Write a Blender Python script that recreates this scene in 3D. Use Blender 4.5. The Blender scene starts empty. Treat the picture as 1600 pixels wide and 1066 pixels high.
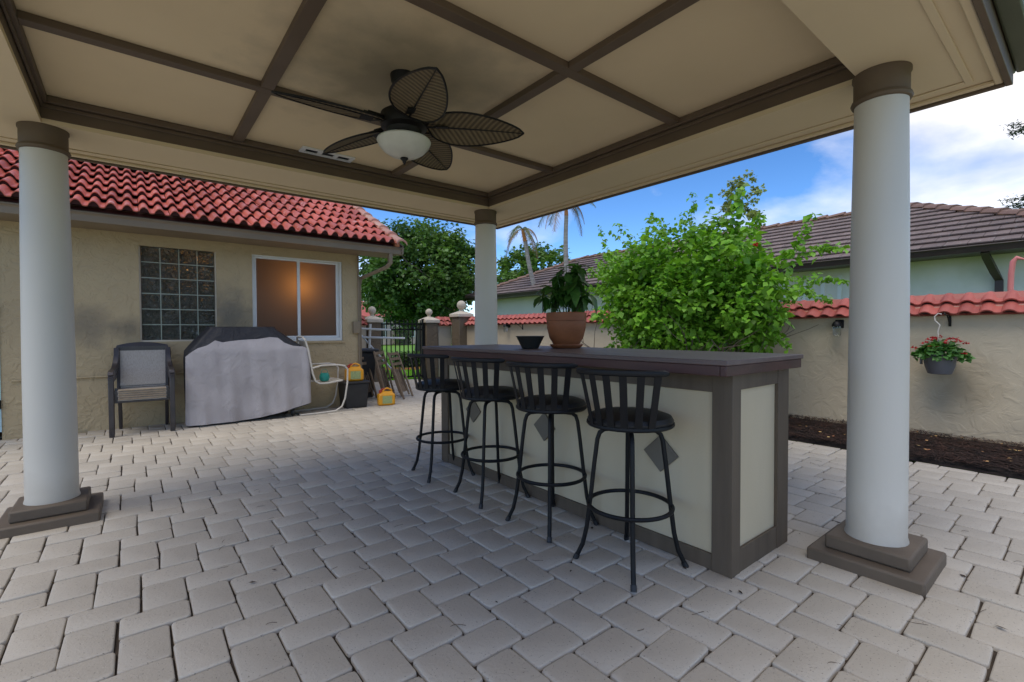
import bpy, math, random
import numpy as np
from mathutils import Vector, Matrix, Quaternion
R = math.radians
rng = random.Random(7)
C = bpy.context.scene.collection
SC = bpy.context.scene

# ------------------------------------------------------------------ camera, sky, sun, exposure
FPX, YAW, PITCH, ROLL = 739.57, R(51.186), R(-1.224), R(-0.237)
CAMZ = 1.25
fwd = Vector((math.cos(YAW)*math.cos(PITCH), math.sin(YAW)*math.cos(PITCH), math.sin(PITCH)))
rt = Vector((math.sin(YAW), -math.cos(YAW), 0)); up = rt.cross(fwd)
rt2 = math.cos(ROLL)*rt + math.sin(ROLL)*up; up2 = -math.sin(ROLL)*rt + math.cos(ROLL)*up
cd = bpy.data.cameras.new('camera'); cam = bpy.data.objects.new('camera', cd); C.objects.link(cam)
m = Matrix((rt2, up2, -fwd)).transposed().to_4x4(); m.translation = (0, 0, CAMZ); cam.matrix_world = m
cd.sensor_fit = 'HORIZONTAL'; cd.sensor_width = 36; cd.lens = 36*FPX/1600; cd.clip_start = .02; cd.clip_end = 2000
SC.camera = cam

SUN = Vector((-.46, -.12, 1.0)).normalized()
SKY_STRENGTH, SUN_STRENGTH, EXPOSURE = .15, .9, 1.25
w = bpy.data.worlds.new('World'); SC.world = w; w.use_nodes = True
nt = w.node_tree; N = nt.nodes; Lk = nt.links; N.clear()
def nd(t, **k):
    n = N.new(t)
    for a, b in k.items(): setattr(n, a, b)
    return n
def mth(op, a, b=None, tree=None, clamp=False):
    tr = tree or nt; n = tr.nodes.new('ShaderNodeMath'); n.operation = op; n.use_clamp = clamp
    for i, v in enumerate((a, b)):
        if v is None: continue
        if isinstance(v, (int, float)): n.inputs[i].default_value = v
        else: tr.links.new(v, n.inputs[i])
    return n.outputs[0]
sky = nd('ShaderNodeTexSky', sky_type='NISHITA', sun_disc=False)
sky.sun_elevation = math.asin(SUN.z); sky.sun_rotation = math.atan2(SUN.x, SUN.y)
sky.air_density = .65; sky.dust_density = 0; sky.ozone_density = 2.0
hs = nd('ShaderNodeHueSaturation'); hs.inputs['Saturation'].default_value = 1.2; hs.inputs['Value'].default_value = .60
Lk.new(sky.outputs[0], hs.inputs['Color'])
gm = nd('ShaderNodeGamma'); gm.inputs[1].default_value = 1.1; Lk.new(hs.outputs[0], gm.inputs[0])
tc = nd('ShaderNodeTexCoord'); sp = nd('ShaderNodeSeparateXYZ'); Lk.new(tc.outputs['Generated'], sp.inputs[0])
zz = mth('ADD', mth('MAXIMUM', sp.outputs[2], 0.0), .16)
cb = nd('ShaderNodeCombineXYZ')
Lk.new(mth('DIVIDE', sp.outputs[0], zz), cb.inputs[0]); Lk.new(mth('DIVIDE', sp.outputs[1], zz), cb.inputs[1])
cb.inputs[2].default_value = 4.11
n1 = nd('ShaderNodeTexNoise'); n1.inputs['Scale'].default_value = .62; n1.inputs['Detail'].default_value = 9; n1.inputs['Roughness'].default_value = .54; n1.inputs['Distortion'].default_value = .25
Lk.new(cb.outputs[0], n1.inputs['Vector'])
rp = nd('ShaderNodeValToRGB'); rp.color_ramp.elements[0].position = .43; rp.color_ramp.elements[1].position = .66
Lk.new(n1.outputs[0], rp.inputs[0])
n2 = nd('ShaderNodeTexNoise'); n2.inputs['Scale'].default_value = 1.7; n2.inputs['Detail'].default_value = 6
Lk.new(cb.outputs[0], n2.inputs['Vector'])
cr = nd('ShaderNodeValToRGB'); cr.color_ramp.elements[0].position = .3; cr.color_ramp.elements[1].position = .7
cr.color_ramp.elements[0].color = (2.5, 2.5, 2.6, 1); cr.color_ramp.elements[1].color = (5.8, 5.3, 4.6, 1)
Lk.new(n2.outputs[0], cr.inputs[0])
mx = nd('ShaderNodeMix', data_type='RGBA')
el = nd('ShaderNodeMapRange'); el.inputs['From Min'].default_value = .02; el.inputs['From Max'].default_value = .30; el.inputs['To Min'].default_value = .3
Lk.new(sp.outputs[2], el.inputs['Value']); Lk.new(mth('MULTIPLY', rp.outputs[0], el.outputs[0]), mx.inputs['Factor']); Lk.new(gm.outputs[0], mx.inputs['A']); Lk.new(cr.outputs[0], mx.inputs['B'])
bg = nd('ShaderNodeBackground'); bg.inputs[1].default_value = SKY_STRENGTH
Lk.new(mx.outputs['Result'], bg.inputs[0]); wo = nd('ShaderNodeOutputWorld'); Lk.new(bg.outputs[0], wo.inputs[0])
sd = bpy.data.lights.new('sun', 'SUN'); sd.energy = SUN_STRENGTH; sd.angle = R(40); sd.color = (1, .91, .76)
so = bpy.data.objects.new('sun', sd); C.objects.link(so); so.rotation_euler = (-SUN).to_track_quat('-Z', 'Y').to_euler()
SC.view_settings.view_transform = 'Standard'; SC.view_settings.look = 'None'
SC.view_settings.exposure = EXPOSURE; SC.view_settings.gamma = 1
SC.cycles.max_bounces = 10; SC.cycles.diffuse_bounces = 6; SC.cycles.transmission_bounces = 8; SC.cycles.transparent_max_bounces = 12
SC.cycles.use_denoising = True
SC.cycles.sample_clamp_indirect = 6

# ------------------------------------------------------------------ helpers
class MB:
    """collects polygons for ONE mesh object"""
    def __init__(s): s.v = []; s.f = []; s.t = []
    def add(s, vs, fs, tone=None):
        o = len(s.v); s.v += [tuple(p) for p in vs]; s.f += [tuple(i+o for i in f) for f in fs]
        if tone is not None: s.t += [tone]*len(fs)
        return s
    def box(s, a, b, tone=None):
        x0, y0, z0 = a; x1, y1, z1 = b
        return s.add([(x0,y0,z0),(x1,y0,z0),(x1,y1,z0),(x0,y1,z0),(x0,y0,z1),(x1,y0,z1),(x1,y1,z1),(x0,y1,z1)],
                     [(0,3,2,1),(4,5,6,7),(0,1,5,4),(1,2,6,5),(2,3,7,6),(3,0,4,7)], tone)
    def obox(s, c, ax, ay, az):     # oriented box: centre + half axes
        c, ax, ay, az = Vector(c), Vector(ax), Vector(ay), Vector(az)
        vs = [c+i*ax+j*ay+k*az for k in (-1,1) for (i,j) in ((-1,-1),(1,-1),(1,1),(-1,1))]
        return s.add(vs, [(0,3,2,1),(4,5,6,7),(0,1,5,4),(1,2,6,5),(2,3,7,6),(3,0,4,7)])
    def bar(s, p, q, wd, th, upv=(0,0,1)):   # rectangular bar p->q
        p, q = Vector(p), Vector(q); d = (q-p); u = Vector(upv); a = d.cross(u).normalized(); b = a.cross(d).normalized()
        return s.obox((p+q)/2, d/2, a*wd/2, b*th/2)
    def tube(s, path, r, n=8, closed=False, cap=True):
        P = [Vector(p) for p in path]; k = len(P); rr = r if isinstance(r, (list, tuple)) else [r]*k
        o = len(s.v); prev = None
        for i in range(k):
            if closed: d = P[(i+1) % k]-P[i-1]
            else: d = P[min(i+1,k-1)]-P[max(i-1,0)]
            d.normalize()
            if prev is None:
                a = d.orthogonal().normalized()
            else:
                a = (prev - d*prev.dot(d)); a = a.normalized() if a.length > 1e-6 else d.orthogonal().normalized()
            prev = a; b = d.cross(a)
            for j in range(n):
                t = 2*math.pi*j/n; s.v.append(tuple(P[i]+rr[i]*(math.cos(t)*a+math.sin(t)*b)))
        for i in range(k if closed else k-1):
            for j in range(n):
                i2 = (i+1) % k
                s.f.append((o+i*n+j, o+i*n+(j+1)%n, o+i2*n+(j+1)%n, o+i2*n+j))
        if cap and not closed:
            s.f.append(tuple(o+j for j in reversed(range(n)))); s.f.append(tuple(o+(k-1)*n+j for j in range(n)))
        return s
    def lathe(s, prof, c=(0,0,0), n=24, sx=1, sy=1):
        o = len(s.v); c = Vector(c)
        for r, z in prof:
            for j in range(n):
                t = 2*math.pi*j/n; s.v.append((c.x+sx*r*math.cos(t), c.y+sy*r*math.sin(t), c.z+z))
        for i in range(len(prof)-1):
            for j in range(n): s.f.append((o+i*n+j, o+i*n+(j+1)%n, o+(i+1)*n+(j+1)%n, o+(i+1)*n+j))
        if prof[0][0] > 1e-4: s.f.append(tuple(o+j for j in reversed(range(n))))
        if prof[-1][0] > 1e-4: s.f.append(tuple(o+(len(prof)-1)*n+j for j in range(n)))
        return s
    def torus(s, c, Rr, r, n=40, m_=8):
        return s.tube([(c[0]+Rr*math.cos(2*math.pi*i/n), c[1]+Rr*math.sin(2*math.pi*i/n), c[2]) for i in range(n)], r, m_, closed=True)
    def ball(s, c, r, n=16, m_=10, sz=1):
        return s.lathe([(max(r*math.sin(math.pi*i/m_), 1e-5), -r*sz*math.cos(math.pi*i/m_)) for i in range(m_+1)], c, n)
    def prism(s, poly, off):        # closed planar polygon extruded by vector
        k = len(poly); off = Vector(off); a = [Vector(p) for p in poly]; b = [p+off for p in a]
        return s.add(a+b, [tuple(reversed(range(k))), tuple(range(k, 2*k))]+[(i, (i+1)%k, k+(i+1)%k, k+i) for i in range(k)])
    def mesh(s, name, off=(0,0,0), smooth=True, ang=38):
        me = bpy.data.meshes.new(name); off = Vector(off)
        me.from_pydata([(p[0]-off.x, p[1]-off.y, p[2]-off.z) for p in s.v], [], s.f)
        if s.t:
            at = me.attributes.new('tone', 'FLOAT', 'FACE'); at.data.foreach_set('value', s.t)
        if smooth:
            me.polygons.foreach_set('use_smooth', [True]*len(me.polygons)); me.set_sharp_from_angle(angle=R(ang))
        me.update(); return me

def root_loc(o):
    while o.parent: o = o.parent
    return o.location.copy()
def link(name, me, mt, parent=None):
    if mt is not None and not me.materials: me.materials.append(mt)
    o = bpy.data.objects.new(name, me); C.objects.link(o); o.parent = parent; return o
def tag(o, label, cat, group=None):
    o['label'] = label; o['category'] = cat
    if group: o['group'] = group
    return o
def thing(name, label, cat, loc=(0,0,0), group=None, rz=0):
    o = bpy.data.objects.new(name, None); o.empty_display_size = .1; C.objects.link(o); o.location = loc; o.rotation_euler[2] = rz
    return tag(o, label, cat, group)
def part(name, mb, mt, parent, world=True, bevel=0, smooth=True, ang=38):
    """mesh part; world=True: mb holds world coordinates of a thing that is not rotated"""
    o = link(name, mb.mesh(name, root_loc(parent) if world else (0,0,0), smooth, ang), mt, parent)
    if bevel:
        b = o.modifiers.new('bevel', 'BEVEL'); b.width = bevel; b.segments = 2; b.limit_method = 'ANGLE'; b.angle_limit = R(40)
    return o
def solo(name, mb, mt, label, cat, loc, group=None, bevel=0):
    o = link(name, mb.mesh(name, loc), mt); o.location = loc; tag(o, label, cat, group)
    if bevel:
        b = o.modifiers.new('bevel', 'BEVEL'); b.width = bevel; b.segments = 2; b.limit_method = 'ANGLE'
    return o
def copy_tree(o, parent=None):
    c = o.copy(); C.objects.link(c); c.parent = parent
    for ch in list(o.children): copy_tree(ch, c)
    return c
def struct(name, mb, mt, kind='structure', smooth=False):
    o = link(name, mb.mesh(name, (0,0,0), smooth), mt); o['kind'] = kind; return o
def proj(p):
    d = Vector(p)-Vector((0,0,CAMZ)); z = d.dot(fwd)
    if z < .05: return (-9999, -9999, z)
    return (800+FPX*d.dot(rt2)/z, 533-FPX*d.dot(up2)/z, z)
def at(px, py, depth):
    return Vector((0,0,CAMZ))+depth*(fwd+(px-800)/FPX*rt2-(py-533)/FPX*up2)
def at_x(px, py, X):
    d = fwd+(px-800)/FPX*rt2-(py-533)/FPX*up2; return Vector((0,0,CAMZ))+d*(X/d.x)
def at_y(px, py, Y):
    d = fwd+(px-800)/FPX*rt2-(py-533)/FPX*up2; return Vector((0,0,CAMZ))+d*(Y/d.y)

# ------------------------------------------------------------------ materials
def material(name, c1, c2=None, scale=4., rough=.7, bump=0., bscale=40., metal=0., spec=.5, detail=5, contrast=.35,
             coords='Position', bump2=0., b2scale=6., stains_shadows=(), tone=0., rand=0., streak=None, coat=0., sheen=0., speck=None, trans=None, subsurf=0):
    mt = bpy.data.materials.new(name); mt.use_nodes = True; t = mt.node_tree; n = t.nodes; l = t.links
    b = n['Principled BSDF']; b.inputs['Roughness'].default_value = rough; b.inputs['Metallic'].default_value = metal
    b.inputs['Specular IOR Level'].default_value = spec
    if coat: b.inputs['Coat Weight'].default_value = coat; b.inputs['Coat Roughness'].default_value = .15
    if coords == 'Position': g = n.new('ShaderNodeNewGeometry'); vec = g.outputs['Position']
    else: g = n.new('ShaderNodeTexCoord'); vec = g.outputs['Object']
    def noise(sc, det=5, ro=.55, v=None, dist=0):
        q = n.new('ShaderNodeTexNoise'); q.inputs['Scale'].default_value = sc; q.inputs['Detail'].default_value = det; q.inputs['Roughness'].default_value = ro; q.inputs['Distortion'].default_value = dist
        l.new(v or vec, q.inputs['Vector']); return q.outputs[0]
    def mixc(f, A, B, mode='MIX'):
        q = n.new('ShaderNodeMix'); q.data_type = 'RGBA'; q.blend_type = mode
        for s_, v in (('Factor', f), ('A', A), ('B', B)):
            if isinstance(v, (int, float)): q.inputs[s_].default_value = v
            elif isinstance(v, (tuple, list)): q.inputs[s_].default_value = (*v[:3], 1)
            else: l.new(v, q.inputs[s_])
        return q.outputs['Result']
    def ramp(v, a, b_):
        q = n.new('ShaderNodeMapRange'); q.inputs['From Min'].default_value = a; q.inputs['From Max'].default_value = b_; l.new(v, q.inputs['Value']); return q.outputs[0]
    c2 = c2 or tuple(x*.8 for x in c1); v2 = vec
    if streak:
        mp = n.new('ShaderNodeMapping'); mp.inputs['Scale'].default_value = streak; l.new(vec, mp.inputs['Vector']); v2 = mp.outputs[0]
    col = mixc(ramp(noise(scale, detail, v=v2), .5-contrast/2, .5+contrast/2), c1, c2)
    if speck:      # (colour, scale, threshold)
        col = mixc(ramp(noise(speck[1], 2), speck[2], speck[2]+.06), col, speck[0])
    if tone:
        a = n.new('ShaderNodeAttribute'); a.attribute_name = 'tone'
        q = n.new('ShaderNodeHueSaturation'); l.new(col, q.inputs['Color']); l.new(mth('ADD', mth('MULTIPLY', a.outputs['Fac'], 2*tone, t), 1-tone, t), q.inputs['Value']); col = q.outputs[0]
    if rand:
        a = n.new('ShaderNodeObjectInfo'); q = n.new('ShaderNodeHueSaturation'); l.new(col, q.inputs['Color'])
        l.new(mth('ADD', mth('MULTIPLY', a.outputs['Random'], 2*rand, t), 1-rand, t), q.inputs['Value']); col = q.outputs[0]
    for (pos, rad, scol, amt) in stains_shadows:
        ds = n.new('ShaderNodeVectorMath'); ds.operation = 'DISTANCE'; l.new(vec, ds.inputs[0]); ds.inputs[1].default_value = pos
        f = mth('ADD', mth('DIVIDE', ds.outputs['Value'], rad, t), mth('MULTIPLY', mth('SUBTRACT', noise(5, 4), .5, t), 1.1, t), t)
        col = mixc(mth('MULTIPLY', ramp(f, 1.0, .15), amt, t), col, scol)
    l.new(col, b.inputs['Base Color'])
    if bump or bump2:
        hsum = None
        if bump: hsum = mth('MULTIPLY', noise(bscale, 4, .6), bump, t)
        if bump2:
            h2 = mth('MULTIPLY', ramp(noise(b2scale, 4, .55, dist=1.2), .44, .6), bump2, t); hsum = h2 if hsum is None else mth('ADD', hsum, h2, t)
        bp = n.new('ShaderNodeBump'); bp.inputs['Strength'].default_value = 1; bp.inputs['Distance'].default_value = 1
        l.new(hsum, bp.inputs['Height']); l.new(bp.outputs[0], b.inputs['Normal'])
    if trans:      # thin leaf: let light through
        tr = n.new('ShaderNodeBsdfTranslucent'); l.new(mixc(1.0, col, trans, 'MULTIPLY'), tr.inputs['Color'])
        ms = n.new('ShaderNodeMixShader'); ms.inputs[0].default_value = .4
        l.new(b.outputs[0], ms.inputs[1]); l.new(tr.outputs[0], ms.inputs[2]); l.new(ms.outputs[0], n['Material Output'].inputs[0])
    return mt
M = {}
M['paver'] = material('paver', (.56,.51,.43), (.48,.435,.365), 2.2, .88, .0009, 160, tone=.06, spec=.25, contrast=.5, speck=((.25,.22,.185), 120, .645), bump2=.0006, b2scale=34)
M['sand'] = material('joint_sand', (.045,.034,.026), (.08,.06,.044), 9, .95, .002, 90)
M['grass_ground'] = material('lawn_ground', (.11,.25,.02), (.15,.32,.03), 3, .9, .01, 60)
M['grass'] = material('grass_blades', (.17,.40,.025), (.24,.50,.04), .8, .6, trans=(1.1,1.2,.5), spec=.3)
M['mulch'] = material('mulch', (.009,.006,.005), (.022,.013,.01), 30, .95, .012, 60)
M['straw'] = material('pine_straw', (.055,.022,.013), (.018,.011,.008), 8, .9, tone=.5)
M['stucco'] = material('stucco_house', (.49,.385,.235), (.43,.335,.205), 1.1, .9, .0012, 120, spec=.2, bump2=.0055, b2scale=8,
    stains_shadows=(((-.42,8,1.32),.34,(.13,.12,.105),.6), ((-.02,8,1.30),.22,(.10,.095,.085),.6), ((1.2,8,1.42),.42,(.12,.11,.10),.6), ((1.12,8,1.68),.38,(.16,.15,.13),.6)))
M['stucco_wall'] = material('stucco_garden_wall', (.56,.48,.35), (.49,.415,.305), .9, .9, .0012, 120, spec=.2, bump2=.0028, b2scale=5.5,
    stains_shadows=(((7.1,.95,.62),.42,(.24,.19,.12),.5), ((7.1,2.05,1.0),.3,(.25,.21,.15),.35), ((7.1,.2,.15),.6,(.28,.26,.22),.35)))  # first two patches paint the cast shadows of the basket and wall lamp
M['stucco_brown'] = material('stucco_brown', (.17,.135,.095), (.145,.115,.08), 2, .9, .001, 120, bump2=.006, b2scale=7, spec=.2)
M['cast'] = material('cast_stone', (.60,.54,.44), (.52,.46,.37), 5, .85, .001, 90)
M['column'] = material('column_paint', (.60,.575,.515), (.55,.525,.465), 2.5, .5, .0006, 40, spec=.35, streak=(1,1,.3), contrast=.6,
    stains_shadows=(((3.115,.745,.14),.26,(.33,.29,.23),.5), ((-.43,4.41,.14),.26,(.33,.29,.23),.5)))
M['brown'] = material('brown_trim', (.135,.097,.063), (.112,.08,.052), 3, .6, .0005, 90, spec=.35)
M['plinth'] = material('plinth_paint', (.145,.112,.082), (.12,.093,.068), 5, .6, .0015, 40, spec=.35)
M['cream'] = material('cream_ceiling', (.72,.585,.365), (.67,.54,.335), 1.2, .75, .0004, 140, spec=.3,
    stains_shadows=(((1.25,2.75,2.77),.85,(.20,.18,.13),.62), ((1.75,2.3,2.77),.35,(.42,.36,.25),.4)))
M['soffit'] = material('cream_soffit', (.70,.575,.37), (.66,.54,.345), 1.5, .75, .0004, 120, spec=.3)
M['panel'] = material('bar_panel', (.62,.53,.37), (.56,.475,.325), 2.5, .8, .0012, 90, spec=.3, streak=(1,1,.25))
M['bar_brown'] = material('bar_trim', (.135,.103,.072), (.105,.08,.056), 6, .65, .0007, 80, spec=.35, streak=(3,3,.3))
M['diamond'] = material('diamond_tile', (.17,.15,.115), (.15,.13,.10), 6, .6)
M['counter'] = material('counter_top', (.15,.108,.10), (.09,.064,.06), 4, .5, .0006, 40, spec=.5, streak=(2,.35,1), contrast=.6)
M['apron'] = material('counter_edge', (.075,.030,.026), (.05,.020,.018), 8, .45, .0006, 50, streak=(1,.3,3))
M['black_metal'] = material('black_metal', (.006,.006,.007), (.010,.0095,.010), 12, .5, .0002, 150, spec=.28)
M['black_vinyl'] = material('black_cushion', (.008,.008,.009), (.013,.013,.013), 30, .5, .0008, 60)
M['terra'] = material('terracotta', (.29,.098,.034), (.20,.066,.024), 5, .6, .0006, 90, streak=(1,1,2.5))
M['bowl'] = material('black_bowl', (.012,.013,.012), (.02,.02,.02), 9, .5)
M['soil'] = material('soil', (.03,.02,.015), (.05,.035,.025), 40, .95, .006, 50)
M['leaf_pot'] = material('leaf_pot_plant', (.045,.13,.022), (.075,.19,.035), 20, .4, trans=(.9,1.0,.4), rand=.3)
M['leaf_shrub'] = material('leaf_shrub', (.16,.37,.03), (.25,.50,.06), 1.6, .42, tone=.45, trans=(1.0,1.0,.4), contrast=.5)
M['leaf_tree'] = material('leaf_dark_tree', (.085,.175,.045), (.145,.25,.06), .9, .42, tone=.5, trans=(.8,.9,.4))
M['leaf_far'] = material('leaf_far_tree', (.10,.20,.045), (.15,.26,.06), .8, .5, tone=.4, trans=(.9,.9,.4))
M['leaf_gum'] = material('leaf_wispy_tree', (.30,.38,.12), (.40,.44,.17), .8, .5, tone=.4, trans=(.8,.8,.4))
M['needle'] = material('leaf_pine', (.03,.055,.025), (.05,.075,.035), 2, .6, tone=.4)
M['bark'] = material('bark', (.10,.075,.055), (.16,.13,.10), 9, .9, .01, 30, streak=(1,1,.3))
M['palm_bark'] = material('palm_bark', (.40,.37,.33), (.24,.21,.18), 7, .9, .006, 30, streak=(.3,.3,3))
M['frond'] = material('palm_frond', (.10,.15,.04), (.16,.19,.06), 3, .5, trans=(.8,.8,.4))
M['dead_frond'] = material('dead_frond', (.33,.22,.13), (.20,.13,.08), 3, .8)
M['orange_stem'] = material('palm_crownshaft', (.55,.20,.04), (.40,.16,.05), 4, .6)
M['flower'] = material('flower_red', (.62,.012,.022), (.45,.008,.02), 20, .5, trans=(1,.5,.5))
M['roof_tile'] = material('clay_tile', (.60,.155,.095), (.44,.10,.065), 3.5, .42, .0012, 60, rand=.2, spec=.5, contrast=.5, speck=((.62,.30,.25), 9, .64))
M['roof_under'] = material('roof_under', (.10,.028,.022), (.07,.02,.016), 5, .8)
M['mortar'] = material('orange_mortar', (.50,.20,.09), (.38,.14,.07), 12, .9, .01, 30)
M['cap_tile'] = material('rake_cap_tile', (.48,.30,.23), (.42,.17,.12), 4, .6, rand=.15)
M['coping'] = material('coping_tile', (.50,.13,.095), (.35,.08,.062), 6, .5, .0012, 50, rand=.14, contrast=.6)
M['flat_tile'] = material('concrete_tile', (.21,.155,.135), (.155,.115,.105), 4, .75, .002, 60, rand=.16, tone=.16, speck=((.27,.26,.245), 14, .65))
M['ridge_tile'] = material('ridge_tile', (.27,.165,.125), (.22,.13,.10), 5, .8, rand=.15)
M['ridge_mortar'] = material('ridge_mortar', (.42,.22,.13), (.34,.18,.11), 12, .9, .006, 40)
M['gutter'] = material('tan_gutter', (.25,.195,.13), (.22,.17,.115), 3, .5, spec=.4)
M['dark_gutter'] = material('brown_gutter', (.045,.028,.027), (.035,.022,.022), 4, .4)
M['green_fascia'] = material('green_fascia', (.085,.10,.06), (.07,.082,.05), 4, .5)
M['white'] = material('white_frame', (.72,.73,.72), (.66,.67,.66), 6, .45)
M['white_wall'] = material('pale_house_wall', (.70,.68,.62), (.64,.62,.565), 1.5, .85, .001, 60, stains_shadows=(((11.3,2.2,2.42),.5,(.42,.44,.26),.4), ((11.3,1.2,2.42),.5,(.42,.44,.26),.35)))
M['pink'] = material('pink_pipe', (.68,.21,.19), (.58,.18,.165), 6, .5)
M['pink_wall'] = material('pink_far_wall', (.72,.55,.46), (.66,.50,.42), 2, .9)
M['blue_door'] = material('blue_door', (.42,.60,.66), (.37,.54,.60), 3, .5)
M['bronze'] = material('bronze_frame', (.028,.023,.025), (.045,.037,.038), 8, .35, .0003, 80, spec=.6)
M['sling'] = material('sling_mesh', (.42,.39,.36), (.30,.275,.25), 160, .85, .0012, 260, streak=(1,1,.15))
M['sling_edge'] = material('sling_edge', (.36,.29,.21), (.27,.21,.15), 20, .8)
M['white_metal'] = material('cream_metal', (.62,.58,.51), (.54,.50,.44), 8, .45)
M['cover_grey'] = material('grill_cover_grey', (.44,.41,.42), (.36,.335,.345), 2.2, .62, .0012, 70, bump2=.003, b2scale=5, spec=.4)
M['cover_black'] = material('grill_cover_black', (.013,.014,.02), (.02,.021,.028), 4, .6, .001, 60, bump2=.005, b2scale=6)
M['teal'] = material('teal_glaze', (.012,.30,.24), (.015,.24,.19), 8, .35)
M['yellow'] = material('yellow_plastic', (.78,.36,.012), (.66,.29,.012), 6, .4, .0004, 40)
M['red_plastic'] = material('red_cap', (.42,.045,.02), (.34,.035,.02), 6, .45)
M['can_label'] = material('can_label', (.46,.52,.20), (.20,.25,.13), 70, .6, streak=(1,1,6), contrast=.15)
M['black_plastic'] = material('black_plastic', (.016,.016,.018), (.024,.024,.026), 8, .5, .0004, 60)
M['wood'] = material('teak_wood', (.26,.19,.125), (.17,.12,.08), 14, .75, .001, 60, streak=(1,1,.2))
M['gate_metal'] = material('gate_metal', (.006,.006,.006), (.009,.009,.009), 8, .6, spec=.2)
M['fan_metal'] = material('fan_metal', (.006,.0055,.005), (.010,.009,.008), 8, .5, spec=.3)
M['grey_pot'] = material('grey_pot', (.135,.13,.14), (.115,.11,.12), 5, .55)
M['asphalt'] = material('path', (.30,.30,.30), (.25,.25,.25), 4, .9)
M['room'] = material('room_paint', (.30,.28,.25), (.28,.26,.23), 2, .8)
# light bowl: alabaster glass
M['alabaster'] = material('alabaster', (.60,.585,.50), (.50,.48,.40), 7, .3, spec=.5, coords='Object')
# wicker fan blade: chevron ribs in the blade's own coordinates
def wicker():
    mt = material('wicker_blade', (.085,.062,.034), (.055,.040,.023), 30, .7, coords='Object', spec=.3)
    t = mt.node_tree; n = t.nodes; l = t.links; b = n['Principled BSDF']
    tcn = n.new('ShaderNodeTexCoord'); s_ = n.new('ShaderNodeSeparateXYZ'); l.new(tcn.outputs['Object'], s_.inputs[0])
    ay = mth('ABSOLUTE', s_.outputs[1], None, t)
    ribs = mth('SINE', mth('MULTIPLY', mth('SUBTRACT', s_.outputs[0], mth('MULTIPLY', ay, .55, t), t), 190, t), None, t)
    wv = mth('MULTIPLY', mth('SINE', mth('MULTIPLY', s_.outputs[0], 900, t), None, t), mth('SINE', mth('MULTIPLY', s_.outputs[1], 900, t), None, t), t)
    hgt = mth('ADD', mth('MULTIPLY', ribs, .0022, t), mth('MULTIPLY', wv, .0006, t), t)
    bp = n.new('ShaderNodeBump'); bp.inputs['Distance'].default_value = 1; l.new(hgt, bp.inputs['Height']); l.new(bp.outputs[0], b.inputs['Normal'])
    src = b.inputs['Base Color'].links[0].from_socket
    q = n.new('ShaderNodeMix'); q.data_type = 'RGBA'; q.blend_type = 'MIX'
    f = mth('ADD', mth('MULTIPLY', ribs, .32, t), mth('MULTIPLY', wv, .2, t), t)
    mr = n.new('ShaderNodeMapRange'); mr.inputs['From Min'].default_value = -.4; mr.inputs['From Max'].default_value = .45; l.new(f, mr.inputs['Value'])
    l.new(mr.outputs[0], q.inputs['Factor']); l.new(src, q.inputs['A']); q.inputs['B'].default_value = (.22,.17,.09,1)
    l.new(q.outputs['Result'], b.inputs['Base Color']); return mt
M['wicker'] = wicker()
def glassy(name, col, rough, wave=0., ws=22., trans=1.):
    mt = bpy.data.materials.new(name); mt.use_nodes = True; t = mt.node_tree; n = t.nodes; l = t.links; b = n['Principled BSDF']
    b.inputs['Base Color'].default_value = (*col, 1); b.inputs['Roughness'].default_value = rough; b.inputs['Transmission Weight'].default_value = trans; b.inputs['IOR'].default_value = 1.45
    if wave:
        g = n.new('ShaderNodeNewGeometry'); q = n.new('ShaderNodeTexNoise'); q.inputs['Scale'].default_value = ws; q.inputs['Detail'].default_value = 1.5; q.inputs['Distortion'].default_value = 2.2
        l.new(g.outputs['Position'], q.inputs['Vector']); bp = n.new('ShaderNodeBump'); bp.inputs['Distance'].default_value = wave; l.new(q.outputs[0], bp.inputs['Height']); l.new(bp.outputs[0], b.inputs['Normal'])
    return mt
M['glass_block'] = glassy('glass_block', (.30,.32,.27), .05, .14, 10, .8)
M['lamp_glass'] = glassy('lamp_glass', (.8,.85,.85), .1)
M['dark_glass'] = glassy('dark_window_glass', (.02,.024,.026), .08, trans=0)
def frosted():
    mt = bpy.data.materials.new('frosted_glass'); mt.use_nodes = True; t = mt.node_tree; n = t.nodes; l = t.links; n.clear()
    tr = n.new('ShaderNodeBsdfTranslucent'); tr.inputs[0].default_value = (.72,.68,.62,1)
    gl = n.new('ShaderNodeBsdfPrincipled'); gl.inputs['Base Color'].default_value = (.06,.05,.042,1); gl.inputs['Roughness'].default_value = .25
    ms = n.new('ShaderNodeMixShader'); ms.inputs[0].default_value = .5; o = n.new('ShaderNodeOutputMaterial')
    l.new(tr.outputs[0], ms.inputs[1]); l.new(gl.outputs[0], ms.inputs[2]); l.new(ms.outputs[0], o.inputs[0]); return mt
M['frosted'] = frosted()
def emitter(name, col, s_):
    mt = bpy.data.materials.new(name); mt.use_nodes = True; b = mt.node_tree.nodes['Principled BSDF']
    b.inputs['Base Color'].default_value = (*col, 1); b.inputs['Emission Color'].default_value = (*col, 1); b.inputs['Emission Strength'].default_value = s_; return mt
M['bulb'] = emitter('lamp_bulb', (1,.42,.10), 5)

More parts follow.
